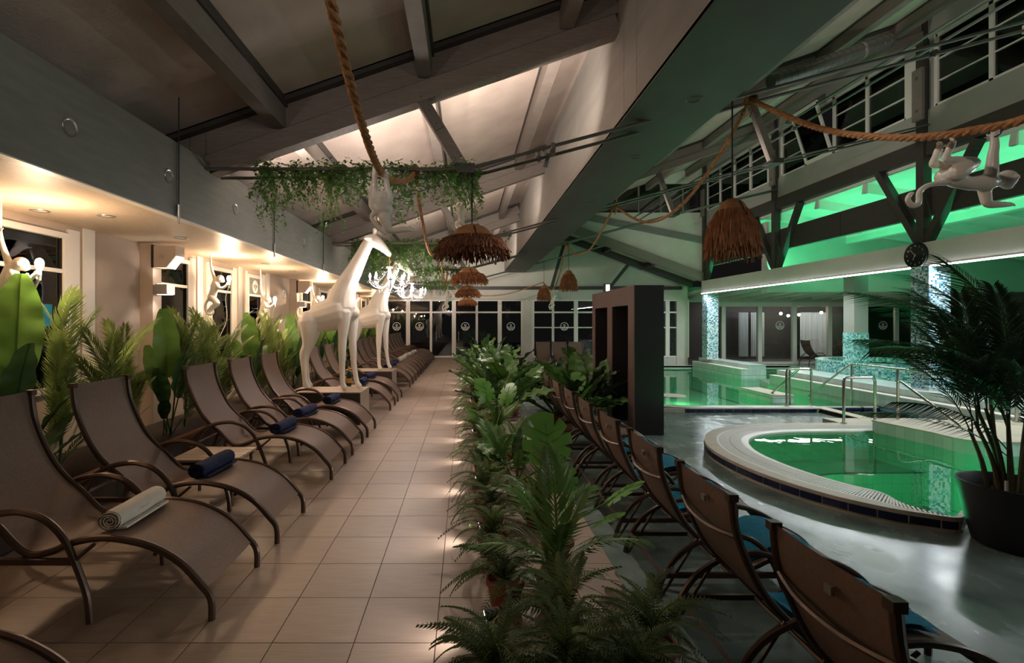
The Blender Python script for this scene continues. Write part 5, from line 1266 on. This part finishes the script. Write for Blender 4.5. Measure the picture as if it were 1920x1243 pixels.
def monstera(name, m, S_, stem, seed=0):
    mb = MB(); n = 64; rings = 5; C_ = Vector((stem + S_ * .34, 0, 0))
    def rad(i):
        a = -PI + 2 * PI * i / n; c = math.cos(a)
        r = S_ * .5 * (1.0 + .16 * c) * (1 - .45 * max(0, -c) ** 14)
        if .35 < abs(a) < 2.45 and i % 6 == 3: r *= .62
        return a, r
    b = len(mb.v); mb.v.append(tuple(C_))
    for k in range(1, rings + 1):
        for i in range(n):
            a, r = rad(i); full = S_ * .5 * (1.0 + .16 * math.cos(a)) * (1 - .45 * max(0, -math.cos(a)) ** 14)
            rr_ = min(full * k / rings, r * (.86 + .14 * k / rings)) if k > rings * .6 else full * k / rings
            x, y = rr_ * math.cos(a), rr_ * .95 * math.sin(a)
            mb.v.append((C_.x + x, y, -.16 * (rr_ ** 2) / S_ + .10 * abs(y) * (1 - rr_ / S_) - .08 * max(0, x)))
    for i in range(n):
        j = (i + 1) % n; mb.f.append((b, b + 1 + i, b + 1 + j))
        for k in range(rings - 1): p = b + 1 + k * n; mb.f.append((p + i, p + n + i, p + n + j, p + j))
    mb.tube([(0, 0, 0), (stem * .5, 0, .03), (stem + S_ * .1, 0, .004), (stem + S_ * .75, 0, -.035 * S_)], [.006, .006, .005, .002], 5)
    for s_ in (-1, 1):
        for t in (.18, .34, .5): mb.tube([(stem + S_ * t, 0, .006), (stem + S_ * (t + .18), s_ * S_ * .34, -.008)], [.003, .001], 4, caps=False)
    return mb.mesh(name, m, True, 60)
LEAF = {
 'palmA': [pinnate('frond', 'leaf_palm', .95, 22, .26, .021, .35, .4, .4, .3, .75, s) for s in range(3)],
 'row': [pinnate('frond', 'leaf_row', .72, 20, .25, .023, .6, .3, .4, .4, .8, s + 5) for s in range(3)],
 'fern': [pinnate('frond', 'leaf_fern', .55, 24, .062, .013, 1.5, .1, .25, .15, 1.4, s + 9) for s in range(3)],
 'dry': [pinnate('dry_spray', 'dry_pink', .34, 12, .05, .013, .8, .2, .4, .3, 1.1, s + 30) for s in range(2)],
 'areca': [pinnate('frond', 'leaf_areca', 1.45, 34, .40, .019, .62, .3, .5, .55, .8, s + 15, .008, .2) for s in range(4)],
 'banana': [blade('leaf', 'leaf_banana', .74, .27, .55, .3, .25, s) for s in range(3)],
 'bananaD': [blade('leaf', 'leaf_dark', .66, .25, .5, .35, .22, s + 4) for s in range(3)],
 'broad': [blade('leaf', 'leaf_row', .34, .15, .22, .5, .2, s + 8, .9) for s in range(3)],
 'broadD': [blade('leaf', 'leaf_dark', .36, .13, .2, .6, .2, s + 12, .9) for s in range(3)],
 'monst': [monstera('leaf', 'leaf_monstera', .34, .42, s) for s in range(2)],
}
def put(t, kind, i, pos, yaw, pitch, roll=0, sc=1.0):
    me = LEAF[kind][i % len(LEAF[kind])]
    e = Euler((0, -pitch, yaw), 'XYZ'); m_ = e.to_matrix() @ Euler((roll, 0, 0)).to_matrix()
    o = inst(me.name.split('.')[0], me, t, pos, m_.to_euler(), sc); return o
POTM = MB().lathe([(0, 0), (.075, 0), (.10, .13), (.108, .13), (.108, .16), (.097, .16), (.092, .14), (0, .14)], 20).mesh('pot', 'terracotta', True)
def plant(name, label, cat, loc, group, pot=True):
    t = thing(name, label, cat, loc, 0, group)
    if pot: inst('pot', POTM, t)
    return t
def palm_small(t, z, n, rr, kind, sc=1.0, p0=.5, p1=1.3, yaw0=None):
    for i in range(n):
        yaw = (yaw0 if yaw0 is not None else 0) + 2 * PI * i / n * 1.0 + rr.uniform(-.3, .3); put(t, kind, rr.randrange(3), (0, 0, z), yaw, rr.uniform(p0, p1), rr.uniform(-.4, .4), sc * rr.uniform(.8, 1.1))
# ---- left wall greenery in the trough (soil top .27)
rr = random.Random(3)
def wall_palm(k, y, x, h, face=0.0, n=13):
    t = plant('palm_plant', '%s feathery palm from the camera in the trough along the left wall' % ORD[k], 'palm', (x, y, .27), 'palms in the left trough', False)
    MB().tube([(0, 0, 0), (.02, .02, .5), (0, .0, .75)], .012, 6).build('stem', 'stem', t, smooth=True)
    for i in range(n):
        zz = rr.uniform(.15, .8); put(t, 'palmA', rr.randrange(3), (rr.uniform(-.04, .04), rr.uniform(-.05, .05), zz * h), rr.uniform(0, 2 * PI), rr.uniform(.95, 1.45), rr.uniform(-.5, .5), h * rr.uniform(.62, .85))
    for i in range(8):    # leaning out to the walk
        put(t, 'palmA', rr.randrange(3), (0, rr.uniform(-.15, .15), rr.uniform(.0, .45) * h), rr.uniform(-1.5, .9), rr.uniform(.8, 1.35), rr.uniform(-.3, .3), h * rr.uniform(.4, .6))
def wall_banana(k, y, x, spec):
    t = plant('banana_plant', '%s broad-leaved banana plant from the camera in the left trough' % ORD[k], 'plant', (x, y, .27), 'banana plants in the left trough', False)
    for (kind, i, yaw, pitch, roll, sc, z) in spec:
        put(t, kind, i, (rr.uniform(-.05, .05), rr.uniform(-.05, .05), z), yaw, pitch, roll, sc)
    return t
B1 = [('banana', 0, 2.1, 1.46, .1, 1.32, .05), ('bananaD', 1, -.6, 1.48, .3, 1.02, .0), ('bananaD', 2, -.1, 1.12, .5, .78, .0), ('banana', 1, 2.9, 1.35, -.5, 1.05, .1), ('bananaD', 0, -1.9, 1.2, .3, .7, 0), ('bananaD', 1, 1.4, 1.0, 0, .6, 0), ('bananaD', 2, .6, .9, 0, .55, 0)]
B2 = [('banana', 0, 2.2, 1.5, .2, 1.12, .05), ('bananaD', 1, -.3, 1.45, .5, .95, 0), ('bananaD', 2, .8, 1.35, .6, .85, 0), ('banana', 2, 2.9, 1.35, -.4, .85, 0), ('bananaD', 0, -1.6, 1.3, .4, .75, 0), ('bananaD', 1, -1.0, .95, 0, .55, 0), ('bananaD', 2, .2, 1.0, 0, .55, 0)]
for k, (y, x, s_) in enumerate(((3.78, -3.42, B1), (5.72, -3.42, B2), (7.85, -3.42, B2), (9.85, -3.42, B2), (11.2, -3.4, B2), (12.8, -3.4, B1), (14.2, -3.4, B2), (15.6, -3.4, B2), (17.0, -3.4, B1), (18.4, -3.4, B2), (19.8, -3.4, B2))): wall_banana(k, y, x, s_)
for k, (y, x, h) in enumerate(((4.35, -3.55, 1.05), (4.75, -3.4, .95), (5.2, -3.55, 1.05), (6.2, -3.5, 1.05), (6.6, -3.45, 1.0), (7.15, -3.5, 1.05), (8.4, -3.5, 1.0), (8.95, -3.5, 1.05), (9.4, -3.45, .9), (10.4, -3.5, 1.05), (11.8, -3.5, 1.0), (13.5, -3.5, 1.0), (15.0, -3.5, 1.0), (16.4, -3.5, 1.0), (17.8, -3.5, 1.0), (19.2, -3.5, 1.0), (20.4, -3.5, 1.0))): wall_palm(k, y, x, h)
# ---- planting row between walk and pool loungers
rr = random.Random(5)
kp = {'fern': 0, 'palm': 0, 'mon': 0, 'leafy': 0}
def fern(x, y, z=0.0, s_=1.0, n=30, dry=3):
    t = plant('fern', '%s potted fern from the camera in the row beside the walk' % ORD[kp['fern']], 'fern', (x, y, z), 'ferns beside the walk'); kp['fern'] += 1
    for i in range(n): put(t, 'fern', rr.randrange(3), (0, 0, .14), 2 * PI * i / n * 1.618 + rr.uniform(-.2, .2), rr.uniform(-.15, 1.15), rr.uniform(-.4, .4), s_ * rr.uniform(.8, 1.25))
    for i in range(dry): put(t, 'dry', i, (0, 0, .14), PI + rr.uniform(-1.0, 1.0), rr.uniform(.2, .7), 0, s_ * rr.uniform(.9, 1.2))
def rowpalm(x, y, z=0.0, s_=1.0, n=11, yaw0=None):
    t = plant('palm_plant', '%s potted palm from the camera in the row beside the walk' % ORD[kp['palm']], 'palm', (x, y, z), 'palms beside the walk'); kp['palm'] += 1
    palm_small(t, .14, n, rr, 'row', s_, .35, 1.35, yaw0); return t
def mons(x, y, z, spec):
    t = plant('monstera', '%s potted split-leaf plant from the camera in the row beside the walk' % ORD[kp['mon']], 'plant', (x, y, z), 'split-leaf plants beside the walk'); kp['mon'] += 1
    for (i, yaw, pitch, roll, sc) in spec: put(t, 'monst', i, (0, 0, .14), yaw, pitch, roll, sc)
def leafy(x, y, z, s_, n=16, where='in the row beside the walk'):
    t = plant('leafy_plant', '%s pointed-leaf potted plant from the camera %s' % (ORD[kp['leafy']], where), 'plant', (x, y, z), 'pointed-leaf plants by the pool'); kp['leafy'] += 1
    for i in range(n): put(t, 'broad' if rr.random() < .55 else 'broadD', rr.randrange(3), (0, 0, .14), 2 * PI * i / n * 1.618 + rr.uniform(-.3, .3), rr.uniform(.5, 1.4), rr.uniform(-.5, .5), s_ * rr.uniform(.85, 1.35))
fern(.12, 2.02, 0, .62, 40, 2); fern(.40, 1.98, 0, .66, 40, 2); fern(.66, 1.95, 0, .62, 40, 2); fern(.82, 2.2, 0, .62, 36, 2); fern(.46, 2.3, 0, .7, 36, 2)
t = rowpalm(.50, 2.72, 0, .5, 6)
for yaw, pitch, roll, sc in ((PI - .1, .30, .1, .70), (-.05, .42, -.1, .72), (1.6, 1.25, 0, .92), (-1.5, 1.1, 0, .55), (2.3, .9, 0, .72), (.8, .9, 0, .72)): put(t, 'row', rr.randrange(3), (0, 0, .25), yaw, pitch, roll, sc)
mons(.60, 3.25, 0, [(0, 1.75, 1.28, .1, 1.15), (1, .1, .62, -.3, .95), (0, 1.2, 1.2, .3, .7), (1, 2.8, .9, 0, .6), (0, -.6, .6, 0, .7)])
fern(.22, 2.75, 0, .62); fern(.18, 3.3, 0, .62, 34, 3); fern(.2, 3.8, 0, .66, 32, 4); rowpalm(.55, 3.85, 0, .58, 9); fern(.16, 4.3, 0, .66, 32, 5)
rowpalm(.30, 4.7, 0, .72, 9); leafy(.45, 4.4, 0, .8, 8); fern(.18, 5.1, 0, .66, 32, 5); rowpalm(.55, 5.35, 0, .65, 9); fern(.2, 5.8, 0, .7, 30, 5)
mons(.36, 6.15, 0, [(0, 2.2, 1.25, .1, 1.05), (1, .8, 1.15, -.2, 1.0), (0, 2.9, .8, 0, .7), (1, -.3, 1.0, 0, .8), (0, -2.3, .7, .3, .7)])
rowpalm(.42, 6.6, 0, .62, 10); fern(.2, 6.8, 0, .7, 30, 5)
for i, y in enumerate((7.5, 8.3, 9.1, 9.9, 10.8, 11.8, 12.9, 14.2, 15.4)):
    fern(.2, y, 0, .85, 26, 4); leafy(.5, y + .25, 0, 1.55, 13)
    if i % 2 == 0: rowpalm(.42, y + .5, 0, .85, 9)
    else: leafy(.8, y + .1, 0, 1.6, 12)
for i, (x, y) in enumerate(((1.75, 9.6), (2.15, 9.2), (1.95, 10.3), (2.4, 9.9))): leafy(x, y, ZR, 1.95, 15, 'on the poolside floor by the portal')
mons(1.85, 9.0, ZR, [(0, 1.9, 1.25, 0, 1.4), (1, -.9, 1.0, .3, 1.2), (0, 2.4, 1.1, 0, 1.2), (1, .9, 1.2, 0, 1.3)])
# small floor spotlights between the pots, shining onto the walk
for k, y in enumerate((2.45, 3.55, 4.6, 5.6, 6.6, 7.8, 9.1, 10.4, 11.6, 12.8, 14.0, 15.2, 16.4)):
    t = thing('floor_spot', '%s small spotlight at the foot of the planting row' % ORD[k], 'spotlight', (.12, y, 0))
    MB().tube([(.03, 0, 0), (.03, 0, .12)], .008, 6).build('stake', 'gasket', t); MB().tube([(.05, 0, .15), (-.02, 0, .125)], [.022, .03], 12).build('housing', 'gasket', t, smooth=True)
    MB().tube([(-.0205, 0, .1248), (-.0215, 0, .1244)], .026, 12).build('lens', 'spot_glow', t)
    spot('floor_spot_beam', (.085, y, .12), (-1, 0, -.22), 9, (1, .9, .82), 80, 1.0, .03)
# ---- big areca palm in the black pot
t = plant('areca_palm', 'tall dark feathery palm growing from the black pot at the right', 'palm', (4.76, 4.32, ZR + .42), None, False)
rr = random.Random(8); 
for i in range(16):
    a = rr.uniform(0, 2 * PI); r_ = rr.uniform(.03, .17); lean = rr.uniform(.05, .25); h = rr.uniform(.5, 1.05)
    p0 = Vector((r_ * math.cos(a), r_ * math.sin(a), 0)); p1 = p0 + Vector((math.cos(a) * lean, math.sin(a) * lean, h)); pm = (p0 + p1) / 2 - Vector((math.cos(a), math.sin(a), 0)) * lean * .15
    MB().tube(catmull([p0, pm, p1], 4), [.024 - .012 * q / 8 for q in range(9)], 7).build('cane', 'cane', t, smooth=True)
    for q in range(2 if i % 3 else 3):
        put(t, 'areca', rr.randrange(4), pm.lerp(p1, .75 + .1 * q), a + rr.uniform(-.9, .9), rr.uniform(.75, 1.4), rr.uniform(-.5, .5), rr.uniform(.62, .85))
for yaw, pitch, sc, z in ((3.0, 1.0, .85, .8), (2.75, .75, .85, .65), (3.5, .7, .8, .55), (2.5, 1.2, .9, .85), (3.2, 1.25, .95, .9), (3.1, .55, .75, .4), (2.95, .62, .95, .75), (3.25, .5, 1.0, .8), (2.7, .8, 1.0, .95), (2.9, 1.1, .9, .75), (1.6, 1.0, .9, .8), (3.8, 1.1, .9, .8), (2.6, .45, .7, .35), (3.3, .85, .8, .6)): put(t, 'areca', rr.randrange(4), (-.05, 0, z), yaw, pitch, rr.uniform(-.3, .3), sc)
t = thing('plant_pot', 'large matte black tapered pot holding the palm at the right', 'pot', (4.76, 4.32, ZR))
MB().lathe([(0, 0), (.25, 0), (.27, .02), (.315, .2), (.355, .4), (.375, .54), (.362, .545), (.35, .53), (.34, .38)], 40).build('shell', 'black_pot', t, smooth=True, sharp=50); MB().lathe([(0, .43), (.345, .43)], 32).build('soil', 'soil', t)
MB().tube([(-.2, -.12, .40), (-.2, -.12, .60)], .012, 8).build('water_gauge', 'print_white', t, smooth=True)
# ---- hanging ivy on the tie rods
def ivy_mesh(L_, n, spread, seed, ll=.05):
    rr = random.Random(seed); mb = MB(); ns = max(3, int(n / 26))
    for s_ in range(ns):
        x, y = rr.uniform(-spread, spread), rr.uniform(-.16, .16); l = L_ * rr.uniform(.35, 1.0); pts = []
        for i in range(7): t = i / 6; pts.append(Vector((x + .04 * math.sin(t * 5 + s_), y + .03 * math.cos(t * 4 + s_), .05 - l * t)))
        mb.tube(pts, .0025, 3, caps=False)
        for i in range(26):
            t = (i + rr.random()) / 26; p = pts[0].lerp(pts[-1], t) + Vector((.04 * math.sin(t * 5 + s_) - .04 * math.sin(s_), 0, 0)); a = rr.uniform(0, 2 * PI); el = rr.uniform(-1.1, .3)
            d = Vector((math.cos(a) * math.cos(el), math.sin(a) * math.cos(el), math.sin(el))); w_ = d.cross(Vector((0, 0, 1))).normalized() * ll * .30; l2 = ll * rr.uniform(.7, 1.25)
            b = len(mb.v); mb.v += [tuple(p), tuple(p + d * l2 * .5 + w_), tuple(p + d * l2 * .5 - w_), tuple(p + d * l2)]; mb.f += [(b, b + 2, b + 3, b + 1)]
    for i in range(int(n * .35)):
        p = Vector((rr.uniform(-spread, spread) * 1.2, rr.uniform(-.2, .2), rr.uniform(-.06, .07))); a = rr.uniform(0, 2 * PI); d = Vector((math.cos(a), math.sin(a), rr.uniform(-.5, .6))).normalized(); w_ = d.cross(Vector((0, 0, 1))).normalized() * ll * .3
        b = len(mb.v); mb.v += [tuple(p), tuple(p + d * ll * .5 + w_), tuple(p + d * ll * .5 - w_), tuple(p + d * ll)]; mb.f += [(b, b + 2, b + 3, b + 1)]
    return mb.mesh('foliage', 'leaf_ivy')
IV = {s: [ivy_mesh(l, n, sp, q + 40) for q in range(3)] for s, l, n, sp in (('long', .74, 400, .085), ('mid', .48, 360, .11), ('short', .28, 280, .16))}
TWIG = MB().tube([(-.16, 0, .02), (0, .02, .03), (.16, 0, .02)], .006, 5).mesh('twig', 'cane')
rr = random.Random(12)
iv1 = [(497, 'long'), (520, 'long'), (548, 'mid'), (570, 'mid'), (592, 'short'), (612, 'long'), (632, 'mid'), (650, 'mid'), (672, 'mid'), (700, 'short'), (742, 'long'), (760, 'long'), (795, 'mid'), (818, 'short'), (845, 'mid'), (862, 'mid'), (886, 'long')]
for k, (u, s_) in enumerate(iv1):
    x = (u - CX) * 5.6 / F; t = thing('ivy_garland', '%s ivy bunch from the left on the nearest tie rods' % (['first'] + ORD[1:])[k], 'hanging plant', (x, 5.6 + rr.uniform(-.1, .1), 3.25 + (max(0, x) * .26)), rr.uniform(-.2, .2), 'ivy on the nearest tie rods')
    inst('foliage', IV[s_][k % 3], t, (0, 0, 0), (0, 0, 0), (1, 1, rr.uniform(.85, 1.1))); inst('twig', TWIG, t)
for row, (ty, us) in enumerate(((10.7, (670, 683, 700, 716, 733, 750, 766, 783, 800, 818, 838)), (15.8, (790, 806, 822, 838, 855, 868)), (20.6, (800, 815, 830, 846)))):
    for k, u in enumerate(us):
        x = (u - CX) * ty / F; t = thing('ivy_garland', '%s ivy bunch from the left on the %s tie rods' % ((['first'] + ORD[1:])[k], ('second', 'third', 'far')[row]), 'hanging plant', (x, ty + rr.uniform(-.1, .1), 3.25), rr.uniform(-.2, .2), 'ivy on the %s tie rods' % ('second', 'third', 'far')[row])
        inst('foliage', IV[('long', 'mid', 'long')[k % 3] if row == 0 else ('mid', 'short')[k % 2]][k % 3], t, (0, 0, 0), (0, 0, 0), 1.25 if row == 0 else 1.4); inst('twig', TWIG, t)
